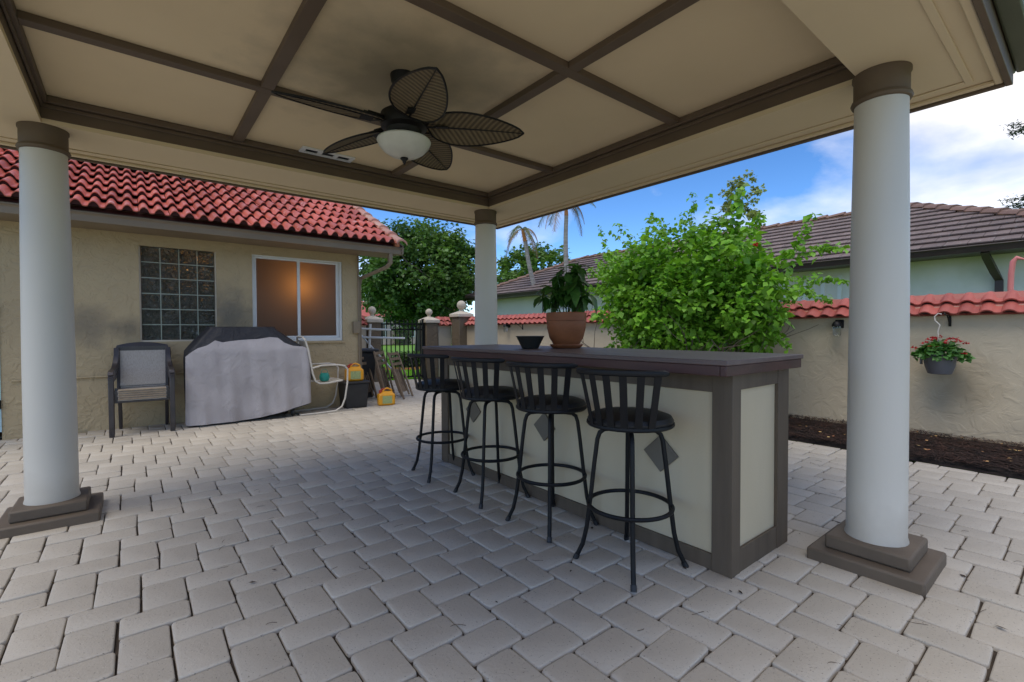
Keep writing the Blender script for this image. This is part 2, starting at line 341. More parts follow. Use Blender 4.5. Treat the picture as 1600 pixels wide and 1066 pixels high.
# ------------------------------------------------------------------ ground and paving
g = MB(); g.add([(-300,-300,-.06),(500,-300,-.06),(500,500,-.06),(-300,500,-.06)], [(0,1,2,3)]); struct('ground', g, M['grass_ground'])
def bed_edge(y):     # paving meets the planting bed along this line
    return 5.70+.10*max(0, min(1, (y-.3)/2.0))+.02*math.sin(y*1.7)
pt = MB(); pt.add([(-4.449,-1.249,-.017),(5.78,-1.249,-.017),(5.78,11.36,-.017),(-4.449,11.36,-.017)], [(0,1,2,3)])
patio = struct('patio', pt, M['sand'])
tz = MB().box((-16,-14,-.2),(-4.45,8.0,-.012)).box((-4.45,-14,-.2),(5.7,-1.25,-.012)); struct('bounce_terrace', tz, M['paver'])  # unseen paving added to keep the lawn's green bounce off the pavilion
PW, PL, PG = .1737, .2570, .0065
def paver_shape(lx, ly, r_, hi=True):
    """rounded, slightly uneven stone centred on the origin, top near z = 0"""
    a, b = lx/2-PG/2, ly/2-PG/2; k = 3; cr_ = .014+.009*r_.random(); ring = []
    for cx, cy, t0 in ((a-cr_, b-cr_, 0), (-a+cr_, b-cr_, 90), (-a+cr_, -b+cr_, 180), (a-cr_, -b+cr_, 270)):
        c0 = .8+.5*r_.random()
        for i in range(k):
            t = R(t0+90*i/(k-1)); ring.append((cx+cr_*math.cos(t)*1.0+r_.uniform(-.0016,.0016), cy+cr_*math.sin(t)+r_.uniform(-.0016,.0016)))
    def sc(ins, z):
        return [(x*(1-ins/a), y*(1-ins/b), z) for x, y in ring]
    nn = len(ring); vs = sc(0, -.03)+sc(.0006, -.006)+sc(.0022, -.002)+sc(.0065, 0)
    fs = []
    for q in range(3):
        fs += [(q*nn+i, q*nn+(i+1)%nn, (q+1)*nn+(i+1)%nn, (q+1)*nn+i) for i in range(nn)]
    fs.append(tuple(3*nn+i for i in range(nn)))
    return vs, fs
BAR_X0, BAR_X1 = 2.3, 3.05
pv_rng = random.Random(3); variants = {}
for kind, (lx, ly) in (('H', (PL, PW)), ('V', (PW, PL))):
    variants[kind] = []
    for i in range(12):
        vs, fs = paver_shape(lx, ly, pv_rng); mbv = MB(); mbv.add(vs, fs, pv_rng.random())
        me = mbv.mesh('paver', ang=60); me.materials.append(M['paver']); variants[kind].append((me, vs, fs))
cells = []
for n_ in range(-90, 90):
    for m2 in range(-60, 60):
        x0 = .108+n_*PW+m2*PL; y0 = 2.323-n_*PW+m2*PL
        for kind, cx, cy, lx, ly in (('H', x0+PL/2, y0+PW/2, PL, PW), ('V', x0+PW/2, y0-PL/2, PW, PL)):
            if cx < -4.4 or cy < -1.2 or cy > 11.34: continue
            if cx-lx/2 > bed_edge(cy)-.05: continue
            if cy > 8.05 and cx < 3.0: continue
            cells.append((kind, cx, cy, lx, ly))
def seen_rank(c):
    q = proj((c[1], c[2], 0))
    if not (-60 < q[0] < 1660 and 0 < q[1] < 1130): return 1e9
    if c[1]+c[3]/2 > bed_edge(c[2])-.01: return 1e8
    if 2.36 < c[1] < 2.98 and 1.2 < c[2] < 3.95: return 1e8
    return q[2]
cells.sort(key=seen_rank); rest = MB()
for i, (kind, cx, cy, lx, ly) in enumerate(cells):
    me, vs, fs = variants[kind][pv_rng.randrange(12)]; rot = R(pv_rng.gauss(0, .75)); dz = pv_rng.gauss(0, .0017); cx += pv_rng.gauss(0, .0011); cy += pv_rng.gauss(0, .0011)
    if i < 300:
        o = bpy.data.objects.new('paver', me); C.objects.link(o); o.parent = patio; o.location = (cx, cy, dz); o.rotation_euler[2] = rot
    else:
        c_, s_ = math.cos(rot), math.sin(rot); be = bed_edge(cy)
        rest.add([(min(cx+c_*x-s_*y, be), cy+s_*x+c_*y, z+dz) for x, y, z in vs], fs, pv_rng.random())
o = part('paving', rest, M['paver'], patio, ang=60); o['kind'] = 'stuff'

# pine needles and crumbs of litter blown over the paving
lt = MB(); lr = random.Random(77)
for k in range(130):
    x, y = lr.uniform(.3, 5.2), lr.uniform(-.2, 4.5); a = lr.uniform(0, 6.283); L_ = lr.uniform(.03,.075); cv_ = lr.uniform(-1.2,1.2); pts_ = []
    if BAR_X0-.1 < x < BAR_X1 and 1.0 < y < 4.1: continue
    for i in range(6):
        pts_.append((x, y, .0042+.002*math.sin(i))); x += math.cos(a)*L_/5; y += math.sin(a)*L_/5; a += cv_/5
    lt.tube(pts_, .0009, 4)
for k in range(26):
    x, y = lr.uniform(.4, 5.2), lr.uniform(-.2, 4.0); a = lr.uniform(0, 6.283); s_ = lr.uniform(.008,.02)
    lt.add([(x+s_*math.cos(a+t)*q, y+s_*math.sin(a+t)*q, .0045+lr.uniform(0,.004)) for t, q in ((0,1.4),(1.4,.5),(3.14,1),(4.9,.5))], [(0,1,2,3)])
struct('litter', lt, material('pine_litter', (.07,.04,.02), (.04,.025,.015), 30, .8), 'stuff')

# planting bed with pine-straw mulch
b = MB(); ny = 60; nx = 8; pr_ = random.Random(5); vs = []
for j in range(ny+1):
    y = -1.4+12.4*j/ny
    for i in range(nx+1):
        e = bed_edge(y); x = e+(7.14-e)*i/nx
        vs.append((x, y, -.02+.055*math.sin(math.pi*min(1, .15+.6*i/nx))+pr_.uniform(-.008,.012)*(1 if 0 < i < nx else 0)+.02*i/nx))
b.add(vs, [(j*(nx+1)+i, j*(nx+1)+i+1, (j+1)*(nx+1)+i+1, (j+1)*(nx+1)+i) for j in range(ny) for i in range(nx)])
bed = struct('planting_bed', b, M['mulch'], smooth=True)
st = MB()
for k in range(14000):
    y = pr_.uniform(-1.0, 6.5); e = bed_edge(y); u = pr_.random(); x = e-.012+(7.08-e)*u; z = .052+.02*u+pr_.uniform(-.006,.022)
    a = pr_.uniform(0, math.pi); L_ = pr_.uniform(.03,.085); dx, dy = math.cos(a)*L_, math.sin(a)*L_; wx, wy = -math.sin(a)*.0036, math.cos(a)*.0036
    if x-abs(dx) < e-.03: continue
    z2 = z+pr_.uniform(-.012,.016)
    st.add([(x-dx-wx,y-dy-wy,z),(x-dx+wx,y-dy+wy,z),(x+dx+wx,y+dy+wy,z2),(x+dx-wx,y+dy-wy,z2)], [(0,1,2,3)], pr_.random())
o = struct('pine_straw', st, M['straw'], 'stuff')
# fallen leaves and petals on the mulch
lf = MB()
for k in range(90):
    y = pr_.uniform(-.3, 4.5); e = bed_edge(y); x = pr_.uniform(e+.05, 7.0); z = .075+pr_.uniform(0,.012); a = pr_.uniform(0, 6.3); s_ = pr_.uniform(.012,.028)
    lf.add([(x+s_*math.cos(a+t)*q, y+s_*math.sin(a+t)*q, z+pr_.uniform(0,.01)) for t, q in ((0,1.3),(1.3,.6),(3.14,1),(4.9,.6))], [(0,1,2,3)], pr_.random())
struct('fallen_leaves', lf, material('fallen_leaf', (.50,.36,.14), (.36,.14,.06), 14, .7, tone=.5), 'stuff')

# lawn beyond the gate
gr = MB(); gq = random.Random(11)
for k in range(26000):
    y = 11.5+gq.random()**1.6*12; x = gq.uniform(2.6+(y-11.3)*.25, 8.5+(y-11.3)*.75); h_ = gq.uniform(.04,.09); a = gq.uniform(0, 6.3); wd = .006+.0006*(y-11)
    gr.add([(x-wd*math.cos(a), y-wd*math.sin(a), -.06), (x+wd*math.cos(a), y+wd*math.sin(a), -.06), (x+gq.uniform(-.03,.03), y+gq.uniform(-.03,.03), -.06+h_)], [(0,1,2)])
struct('grass', gr, M['grass'], 'stuff')

# ------------------------------------------------------------------ pavilion
SZ, CZ, BZ = 2.60, 2.775, 2.735        # soffit, ceiling, batten underside
OX0, OX1, OY0, OY1 = -.428, 3.12, .839, 4.28      # opening in the soffit
EX0, EX1, EY0, EY1 = -1.02, 3.715, .325, 4.91     # outer edge of the eaves
pav = thing('pavilion', 'open patio pavilion with round columns, coffered cream ceiling and brown beams', 'pavilion', (1.35, 2.57, 0))
def ring4(mb, x0, x1, y0, y1, X0, X1, Y0, Y1, z0, z1):   # butted frame
    mb.box((X0,Y0,z0),(X1,y0,z1)); mb.box((X0,y1,z0),(X1,Y1,z1)); mb.box((X0,y0,z0),(x0,y1,z1)); mb.box((x1,y0,z0),(X1,y1,z1)); return mb
part('soffit', ring4(MB(), OX0, OX1, OY0, OY1, EX0+.02, EX1-.02, EY0+.02, EY1-.02, SZ, SZ+.03), M['soffit'], pav)
part('soffit_moulding', ring4(MB(), EX0+.16, EX1-.16, EY0+.16, EY1-.16, EX0+.125, EX1-.125, EY0+.125, EY1-.125, SZ-.009, SZ-.001), M['soffit'], pav, bevel=.006)
part('edge_board', ring4(MB(), EX0+.055, EX1-.055, EY0+.055, EY1-.055, EX0+.021, EX1-.021, EY0+.021, EY1-.021, SZ-.022, SZ-.001), M['soffit'], pav, bevel=.006)
part('fascia', ring4(MB(), EX0+.018, EX1-.018, EY0+.018, EY1-.018, EX0-.012, EX1+.012, EY0-.012, EY1+.012, SZ-.035, SZ+.16), M['brown'], pav, bevel=.004)
part('gutter', ring4(MB(), EX0-.015, EX1+.015, EY0-.015, EY1+.015, EX0-.10, EX1+.10, EY0-.10, EY1+.10, SZ+.05, SZ+.19), M['green_fascia'], pav, bevel=.012)
# beam faces
for (a, b_) in (((OX0-.04,OY1+.002,SZ+.004),(OX1+.04,OY1+.04,CZ)), ((OX0-.04,OY0-.04,SZ+.004),(OX1+.04,OY0-.002,CZ)),
                ((OX0-.04,OY0-.001,SZ+.004),(OX0-.002,OY1+.001,CZ)), ((OX1+.002,OY0-.001,SZ+.004),(OX1+.04,OY1+.001,CZ))):
    bm_ = part('beam', MB().box(a, b_), M['brown'], pav)
def crown(mb, dep, z0, z1):
    return ring4(mb, OX0+dep, OX1-dep, OY0+dep, OY1-dep, OX0+.001, OX1-.001, OY0+.001, OY1-.001, z0, z1)
part('crown_moulding', crown(MB(), .035, BZ-.008, CZ-.002), M['brown'], pav, bevel=.006)
part('picture_moulding', crown(MB(), .014, BZ-.036, BZ-.012), M['brown'], pav, bevel=.004)
# ceiling: nine boards between battens
XS = [OX0-.01, .675, 1.99, OX1+.01]; YS = [OY0-.01, 1.945, 3.252, OY1+.01]
for i in range(3):
    for j in range(3):
        part('ceiling_panel', MB().box((XS[i]+.001, YS[j]+.001, CZ), (XS[i+1]-.001, YS[j+1]-.001, CZ+.02)), M['cream'], pav)
for y in YS[1:3]:
    part('batten', MB().box((OX0+.034, y-.035, BZ), (OX1-.034, y+.035, CZ-.001)), M['brown'], pav, bevel=.003)
for x in XS[1:3]:
    for j in range(3):
        y0 = (OY0+.034, YS[1]+.036, YS[2]+.036)[j]; y1 = (YS[1]-.036, YS[2]-.036, OY1-.034)[j]
        part('batten', MB().box((x-.036, y0, BZ+.002), (x+.036, y1, CZ-.001)), M['brown'], pav, bevel=.003)
# hipped roof over it
rf = MB(); zr = SZ+.24; ap = ((EX0+EX1)/2, (EY0+EY1)/2, zr+1.2)
q4 = [(EX0-.09,EY0-.09,zr),(EX1+.09,EY0-.09,zr),(EX1+.09,EY1+.09,zr),(EX0-.09,EY1+.09,zr)]
rf.add(q4+[ap], [(0,1,4),(1,2,4),(2,3,4),(3,0,4)]); rf.add([(p[0],p[1],p[2]-.03) for p in q4], [(3,2,1,0)])
roof_p = part('roof', rf, M['roof_under'], pav, smooth=False)
# barrel tiles along the visible eave of the roof
for k in range(16):
    x = EX1-.05-.3*k; mb = MB(); pts = [(.09*math.cos(R(t)), .09*math.sin(R(t))) for t in range(0, 181, 30)]
    mb.add([(x+px_, EY0-.13, zr-.02+pz) for px_, pz in pts]+[(x+px_, EY0+.25, zr+.13+pz) for px_, pz in pts], [(i, i+1, 8+i, 7+i) for i in range(6)])
    part('tile', mb, M['roof_tile'], roof_p)
def column(x, y):
    prof = [(.140,.128),(.140,.14),(.134,.16),(.133,.5),(.131,1.1),(.125,1.8),(.117,2.35),(.1165,2.462)]
    c_ = part('column', MB().lathe(prof, (x,y,0), 48), M['column'], pav)
    cap = [(.1185,2.44),(.128,2.445),(.133,2.457),(.128,2.470),(.121,2.476),(.121,2.575),(.127,2.583),(.127,SZ-.001)]
    part('capital', MB().lathe(cap, (x,y,0), 48), M['brown'], c_)
    part('plinth', MB().box((x-.250,y-.250,-.02),(x+.250,y+.250,.062)).box((x-.185,y-.185,.0625),(x+.185,y+.185,.136)), M['plinth'], c_, bevel=.012)
column(3.115, .745); column(-.43, 4.41); column(3.150, 4.385)

# ------------------------------------------------------------------ ceiling fan and vent
FX, FY, FZ = 1.293, 2.63, 2.48
fan = thing('ceiling_fan', 'black ceiling fan with five wicker palm-leaf blades and a glass light bowl', 'ceiling fan', (FX, FY, CZ))
part('canopy', MB().lathe([(.02,CZ-.085),(.05,CZ-.075),(.072,CZ-.04),(.078,CZ-.001)], (FX,FY,0), 24), M['fan_metal'], fan)
part('downrod', MB().tube([(FX,FY,CZ-.08),(FX,FY,FZ+.09)], .014, 12), M['fan_metal'], fan)
part('motor', MB().lathe([(.05,FZ-.075),(.085,FZ-.07),(.10,FZ-.05),(.105,FZ-.03),(.135,FZ-.015),(.142,FZ+.02),(.135,FZ+.06),(.10,FZ+.085),(.04,FZ+.105)], (FX,FY,0), 32), M['fan_metal'], fan)
bw = part('light_bowl', MB().lathe([(.012,2.288),(.04,2.290),(.085,2.304),(.122,2.328),(.148,2.358),(.159,2.384),(.155,2.392),(.05,2.404)], (FX,FY,0), 40), M['alabaster'], fan)
part('finial', MB().lathe([(.003,2.250),(.010,2.262),(.012,2.270),(.024,2.282),(.022,2.288)], (FX,FY,0), 16), M['fan_metal'], bw)
def blade_w(t):      # half width along the blade, palm-leaf outline with a pointed tip
    return .152*(math.sin(math.pi*min(1, t**.72))**.62)*(1-.10*t)
bl = MB(); nb = 22; r0, r1 = .135, .72; tilt = R(-16); rows = []
for i in range(nb+1):
    t = i/nb; x = r0+(r1-r0)*t; h_ = max(blade_w(t), .0015); row = []
    for j in range(-4, 5):
        yy = h_*j/4; zz_ = -.010*(abs(j)/4)**1.5*(h_/.14)-.022*t*t
        row.append((x, yy*math.cos(tilt)-zz_*math.sin(tilt), yy*math.sin(tilt)+zz_*math.cos(tilt)))
    rows.append(row)
fl = [p for r_ in rows for p in r_]; bl.add(fl+[(p[0],p[1],p[2]+.004) for p in fl], [])
n9 = 9; tot = len(fl)
for i in range(nb):
    for j in range(8):
        a = i*n9+j; bl.f.append((a, a+1, a+n9+1, a+n9)); bl.f.append((tot+a, tot+a+n9, tot+a+n9+1, tot+a+1))
blade_me = bl.mesh('blade'); blade_me.materials.append(M['wicker'])
rim = MB().tube([rows[i][0] for i in range(nb+1)]+[rows[i][8] for i in range(nb, -1, -1)], .0058, 6, closed=True)
rib = MB().tube([(p[4][0], p[4][1], p[4][2]-.003) for p in rows], [.006-.004*i/nb for i in range(nb+1)], 6)
iron = MB().obox((.155, 0, .012), (.075,0,0), (0,.022,.004), (0,0,.005)).tube([(.09,0,.0),(.15,.0,.014),(.21,0,.006)], .012, 8).obox((.225,0,-.004),(.035,0,0),(0,.035,.008),(0,0,.004))
rim_me, rib_me, iron_me = rim.mesh('blade_rim'), rib.mesh('midrib'), iron.mesh('blade_iron')
for me in (rim_me, rib_me, iron_me): me.materials.append(M['fan_metal'])
for a in (-179.4, -103.8, -33.2, 38.9, 110.7):
    o = link('blade', blade_me, None, fan); o.location = (0, 0, FZ-CZ); o.rotation_euler[2] = R(a)
    for nm, me in (('blade_rim', rim_me), ('midrib', rib_me), ('blade_iron', iron_me)): link(nm, me, None, o)
vx0, vx1 = 1.12, 1.555
vt = thing('ceiling_vent', 'white ceiling vent with three dark slots beside the long brown beam', 'vent', (1.3, 4.14, CZ))
fr = MB(); y0, y1 = 4.112, 4.238
for a, b_ in (((vx0,y0),(vx1,y0+.025)), ((vx0,y1-.025),(vx1,y1))): fr.box((a[0],a[1],CZ-.014),(b_[0],b_[1],CZ-.001))
sx = (vx1-vx0-.14)/3
for k in range(4):
    x = vx0+k*(sx+.035); fr.box((x,y0+.0255,CZ-.0135),(x+.035,y1-.0255,CZ-.001))
part('frame', fr, M['white'], vt)
for k in range(3):
    x = vx0+.036+k*(sx+.035); lv = part('slot', MB().box((x,y0+.027,CZ-.004),(x+sx-.002,y1-.027,CZ-.001)), M['black_plastic'], vt)
    for j in range(3): part('louvre', MB().obox((x+sx/2, y0+.038+.017*j, CZ-.009), (sx/2-.003,0,0), (0,.005,.003), (0,0,.0008)), M['black_plastic'], lv)

# ------------------------------------------------------------------ bar
BX0, BX1, BY0, BY1, BT = 2.33, 3.0, 1.145, 3.985, 1.028
bar = thing('patio_bar', 'long outdoor bar with cream panels, brown trim and dark wooden top', 'bar', ((BX0+BX1)/2, (BY0+BY1)/2, 0))
part('panel', MB().box((BX0+.018,BY0+.018,-.01),(BX1-.018,BY1-.018,BT)), M['panel'], bar)
def board(a, b_): part('trim_board', MB().box(a, b_), M['bar_brown'], bar, bevel=.002)
# front face boards (stand 18 mm proud of the panel)
board((BX0-.003,BY0+.002,0),(BX0+.0175,BY0+.105,BT)); board((BX0-.003,BY1-.115,0),(BX0+.0175,BY1-.002,BT))
board((BX0,BY0+.106,0),(BX0+.017,BY1-.116,.085)); board((BX0,BY0+.106,.93),(BX0+.017,BY1-.116,BT))
# end face boards
for y0, y1 in ((BY0-.003,BY0+.0175), (BY1-.0175,BY1+.003)):
    board((BX0-.0035,y0,0),(BX0+.085,y1,BT)); board((BX1-.14,y0,0),(BX1+.003,y1,BT))
    board((BX0+.086,y0+.003,0),(BX1-.141,y1-.003,.125)); board((BX0+.086,y0+.003,.945),(BX1-.141,y1-.003,BT))
board((BX1-.0175,BY0+.018,0),(BX1+.002,BY1-.018,.1)); board((BX1-.0175,BY0+.018,.93),(BX1+.002,BY1-.018,BT))
for y in (1.56, 2.535, 3.455):
    h_ = .112; part('diamond', MB().prism([(BX0+.002,y-h_,.55),(BX0+.002,y,.55+h_*.95),(BX0+.002,y+h_,.55),(BX0+.002,y,.55-h_*.95)], (.014,0,0)), M['diamond'], bar, bevel=.003)
TX0, TX1, TY0, TY1 = 2.155, 3.06, 1.085, 4.045
top = part('countertop', MB().box((TX0,TY0,1.082),(TX1,TY1,1.107)), M['counter'], bar, bevel=.004)
part('counter_edge', ring4(MB(), TX0+.04, TX1-.04, TY0+.04, TY1-.04, TX0+.008, TX1-.008, TY0+.008, TY1-.008, BT+.002, 1.0815), M['apron'], bar, bevel=.004)
part('corbel_board', MB().box((BX0-.12,BY0+.01,BT+.0015),(BX1+.09,BY1-.01,1.0812)), M['bar_brown'], bar)

# bar stools
def make_stool():
    s_ = thing('bar_stool', 'x', 'bar stool')
    for k in range(4):
        a = R(45-26+90*k); ca, sa = math.cos(a), math.sin(a)
        pth = [(.03,.722),(.09,.723),(.135,.718),(.158,.700),(.170,.665),(.185,.55),(.206,.36),(.228,.18),(.25,.085),(.288,.006)]
        lg = part('leg', MB().tube([(r_*ca, r_*sa, z) for r_, z in pth], .0125, 10), M['black_metal'], s_, world=False)
        part('foot_cap', MB().tube([(.277*ca,.277*sa,.026),(.291*ca,.291*sa,0)], .0155, 10), M['black_plastic'], lg, world=False)
    part('foot_ring', MB().torus((0,0,.318), .219, .0115, 48, 8), M['black_metal'], s_, world=False)
    part('swivel_plate', MB().lathe([(.10,.728),(.10,.745),(.09,.748)], (0,0,0), 24), M['black_metal'], s_, world=False)
    part('seat_ring', MB().lathe([(.19,.748),(.222,.748),(.230,.757),(.228,.768),(.20,.772)], (0,0,0), 48), M['black_metal'], s_, world=False)
    prof = [(.222,.770),(.224,.782),(.212,.802),(.17,.816),(.10,.822),(.001,.823)]
    part('seat', MB().lathe(prof, (0,0,0), 40), M['black_vinyl'], s_, world=False)
    arc = [180+t for t in range(-54, 55, 4)]
    pts = [(.287*math.cos(R(t)), .287*math.sin(R(t)), 1.036+.010*math.cos(R(t-180)*1.1)) for t in arc]
    rl = MB()
    o0 = len(rl.v); nrm = 8
    for i, p in enumerate(pts):         # flat oval rail
        t = R(arc[i]); ex = (math.cos(t), math.sin(t)); end = 1 if 0 < i < len(pts)-1 else .55
        for j in range(nrm):
            u = 2*math.pi*j/nrm; rr = .013*math.cos(u)*end; rl.v.append((p[0]+ex[0]*rr, p[1]+ex[1]*rr, p[2]+.016*math.sin(u)*end))
    for i in range(len(pts)-1):
        for j in range(nrm): rl.f.append((i*nrm+j, i*nrm+(j+1)%nrm, (i+1)*nrm+(j+1)%nrm, (i+1)*nrm+j))
    rl.f.append(tuple(range(nrm))); rl.f.append(tuple((len(pts)-1)*nrm+j for j in range(nrm)))
    part('top_rail', rl, M['black_metal'], s_, world=False)
    for k in range(6):
        t = R(180-43+86*k/5); ex = Vector((math.cos(t), math.sin(t), 0)); tg = Vector((-math.sin(t), math.cos(t), 0)); mb = MB(); vs = []
        for i in range(9):
            u = i/8; r_ = .222+.012*math.sin(math.pi*u)+.062*u**1.8; z = .752+.285*u; hw = .0185
            for dr in (-.0025, .0025):
                for sg in (-1, 1): vs.append(ex*(r_+dr)+tg*(sg*hw)+Vector((0,0,z)))
        fs = []
        for i in range(8):
            a = i*4; b_ = a+4
            fs += [(a, a+1, b_+1, b_), (a+3, a+2, b_+2, b_+3), (a+2, a, b_, b_+2), (a+1, a+3, b_+3, b_+1)]
        mb.add(vs, fs); part('slat', mb, M['black_metal'], s_, world=False)
    return s_
st0 = make_stool()
SG = 'black bar stools along the bar'
spots = [((2.07,1.571), 22, 'black metal bar stool at the bar end beside the thick column'), ((2.112,2.224), 25, 'black metal bar stool second from the column end of the bar'),
         ((2.12,2.897), 20, 'black metal bar stool third from the column end of the bar'), ((2.1215,3.62), 17, 'black metal bar stool at the bar end towards the iron gate')]
for i, ((x, y), a, lb) in enumerate(spots):
    o = st0 if i == 0 else copy_tree(st0)
    o.location = (x, y, 0); o.rotation_euler[2] = R(a); o['label'] = lb; o['group'] = SG

# bowl and potted plant on the counter
ZT = 1.1075
solo('bowl', MB().lathe([(.058,0),(.066,.003),(.112,.096),(.117,.098),(.117,.101),(.108,.100),(.062,.008),(.001,.008)], (2.50,2.875,ZT), 32), M['bowl'],
     'small black flared bowl on the bar top beside the clay pot', 'bowl', (2.50,2.875,ZT))
PX, PY = 2.78, 2.745
pp = thing('potted_plant', 'leafy green plant in a round terracotta pot on the bar', 'potted plant', (PX,PY,ZT))
part('pot', MB().lathe([(.075,.022),(.105,.028),(.138,.085),(.158,.165),(.162,.215),(.160,.222),(.164,.224),(.164,.285),(.158,.290),(.150,.285),(.148,.25),(.02,.245)], (PX,PY,ZT), 40), M['terra'], pp)
part('saucer', MB().lathe([(.105,0),(.118,.004),(.136,.026),(.134,.032),(.12,.028),(.01,.020)], (PX,PY,ZT), 36), M['terra'], pp)
part('soil', MB().lathe([(.149,.252),(.10,.262),(.001,.266)], (PX,PY,ZT), 24), M['soil'], pp)
def leaf_geo(L_, wd, curl, fold=.25):
    vs = [(0,0,0)]; fs = []
    prof = ((.2,.55),(.5,1.0),(.78,.66)); 
    for t, q in prof:
        x = L_*t; z = -curl*L_*t*t
        vs += [(x, wd*q, z+fold*wd*q), (x, 0, z), (x, -wd*q, z+fold*wd*q)]
    vs.append((L_, 0, -curl*L_))
    fs = [(0,2,1),(0,3,2)]
    for k in (0, 1):
        a = 1+3*k; fs += [(a,a+1,a+4,a+3),(a+1,a+2,a+5,a+4)]
    fs += [(7,8,10),(8,9,10)]
    return vs, fs
pl_rng = random.Random(21); stems = MB(); leafm = []
for k in range(4):
    vs, fs = leaf_geo(.088+.012*k, .023+.003*k, .35+.12*k); me = MB().add(vs, fs).mesh('leaf', ang=80); me.materials.append(M['leaf_pot']); leafm.append(me)
for (sx_, sy_, tx_, ty_, hh) in tuple((a_,b_,c_*.95,d_*.95,e_*1.18) for a_,b_,c_,d_,e_ in ((0,0,.0,.0,.36),(.03,.02,.05,-.06,.33),(-.02,.03,-.07,.09,.22),(.02,-.04,.06,-.02,.38),(-.04,-.02,-.03,.06,.30),(-.05,.05,-.10,.11,.15),(.05,-.05,.07,-.09,.16),(.0,-.02,.02,-.10,.26),(-.06,.0,-.10,.02,.20))):
    p0 = Vector((sx_, sy_, .255)); p1 = Vector((sx_+tx_*1.05, sy_+ty_*1.05, .255+hh)); mid = (p0+p1)/2+Vector((0,0,.04))
    stems.tube([Vector((PX,PY,ZT))+q for q in (p0, p0.lerp(mid,.6), mid, mid.lerp(p1,.6), p1)], [.006,.005,.005,.004,.003], 6)
    nl = int(10+hh*34)
    for i in range(nl):
        u = .3+.7*i/nl; p = p0.lerp(p1, u)+Vector((0,0,.05*math.sin(math.pi*u)))
        o = bpy.data.objects.new('leaf', leafm[pl_rng.randrange(4)]); C.objects.link(o); o.parent = pp; o.location = p
        o.rotation_euler = (pl_rng.uniform(-.4,.4), pl_rng.uniform(-.45,.75), pl_rng.uniform(0,6.283)); o.scale = [pl_rng.uniform(.8,1.3)]*3
part('stem', stems, M['leaf_pot'], pp)
# ------------------------------------------------------------------ house
WY = 8.0
house = thing('house', 'beige stucco house with red barrel-tile roof and frosted sliding window', 'house', (0, WY, 0))
GX0, GX1, GZ0, GZ1 = .094, .972, 1.125, 2.425      # glass-block opening
QX0, QX1, QZ0, QZ1 = 1.43, 2.78, 1.10, 2.44        # sliding window opening
DX0, DX1, DZ1 = -2.15, -1.19, 2.25                 # door
HX1 = 3.06; HT = 2.62; WT = .2
wl = MB(); y0, y1 = WY, WY+WT
for x0, x1, z0, z1 in ((-6,DX0,0,HT),(DX0,DX1,DZ1,HT),(DX1,GX0,0,HT),(GX0,GX1,0,GZ0),(GX0,GX1,GZ1,HT),(GX1,QX0,0,HT),(QX0,QX1,0,QZ0),(QX0,QX1,QZ1,HT),(QX1,HX1,0,HT)):
    wl.box((x0,y0,z0-.02),(x1,y1,z1))
wl.box((HX1-WT,y1,-.02),(HX1,14.5,HT)); wl.box((-6,14.3,-.02),(HX1-WT,14.5,HT)); wl.box((-6,y1,-.02),(-5.8,14.3,HT))
part('wall', wl, M['stucco'], house, smooth=False)
rm = MB(); rm.box((-5.8,y1,.0),(HX1-WT,14.3,.02)); rm.box((-5.8,y1,HT-.02),(HX1-WT,14.3,HT)); rm.box((-5.8,9.6,.02),(HX1-WT,9.7,HT-.02)); rm.box((1.15,y1,.02),(1.2,9.6,HT-.02))
part('interior_wall', rm, M['room'], house, smooth=False)
# door at the edge of the picture
dr = part('door', MB().box((DX0+.03,WY+.04,.03),(DX1-.03,WY+.09,DZ1-.03)), M['blue_door'], house)
part('frame', MB().box((DX0,WY+.02,0),(DX0+.03,WY+.12,DZ1)).box((DX1-.03,WY-.012,.1),(DX1,WY+.12,DZ1)).box((DX0+.03,WY+.02,DZ1-.03),(DX1-.03,WY+.12,DZ1)), M['blue_door'], dr)
for z in (.42, 1.5): part('hinge', MB().tube([(DX1-.008,WY-.02,z-.05),(DX1-.008,WY-.02,z+.05)], .011, 8), M['black_metal'], dr)
# glass-block window: every block with a rim, mortar grid behind
gbw = part('glass_block_window', MB().box((GX0,WY+.03,GZ0),(GX1,WY+.10,GZ0+.02)).box((GX0,WY+.03,GZ1-.02),(GX1,WY+.10,GZ1)).box((GX0,WY+.03,GZ0+.02),(GX0+.018,WY+.10,GZ1-.02)).box((GX1-.018,WY+.03,GZ0+.02),(GX1,WY+.10,GZ1-.02)), M['cast'], house)
bw_, bh_ = (GX1-GX0-.036)/4, (GZ1-GZ0-.04)/6
grid = MB()
for i in range(1, 4): x = GX0+.018+i*bw_; grid.box((x-.005,WY+.035,GZ0+.021),(x+.005,WY+.095,GZ1-.021))
for j in range(1, 6):
    z = GZ0+.02+j*bh_
    for i in range(4): grid.box((GX0+.018+i*bw_+.0055,WY+.036,z-.005),(GX0+.018+(i+1)*bw_-.0055,WY+.094,z+.005))
part('mortar', grid, material('block_mortar', (.40,.45,.38), (.34,.39,.33), 20, .8), gbw)
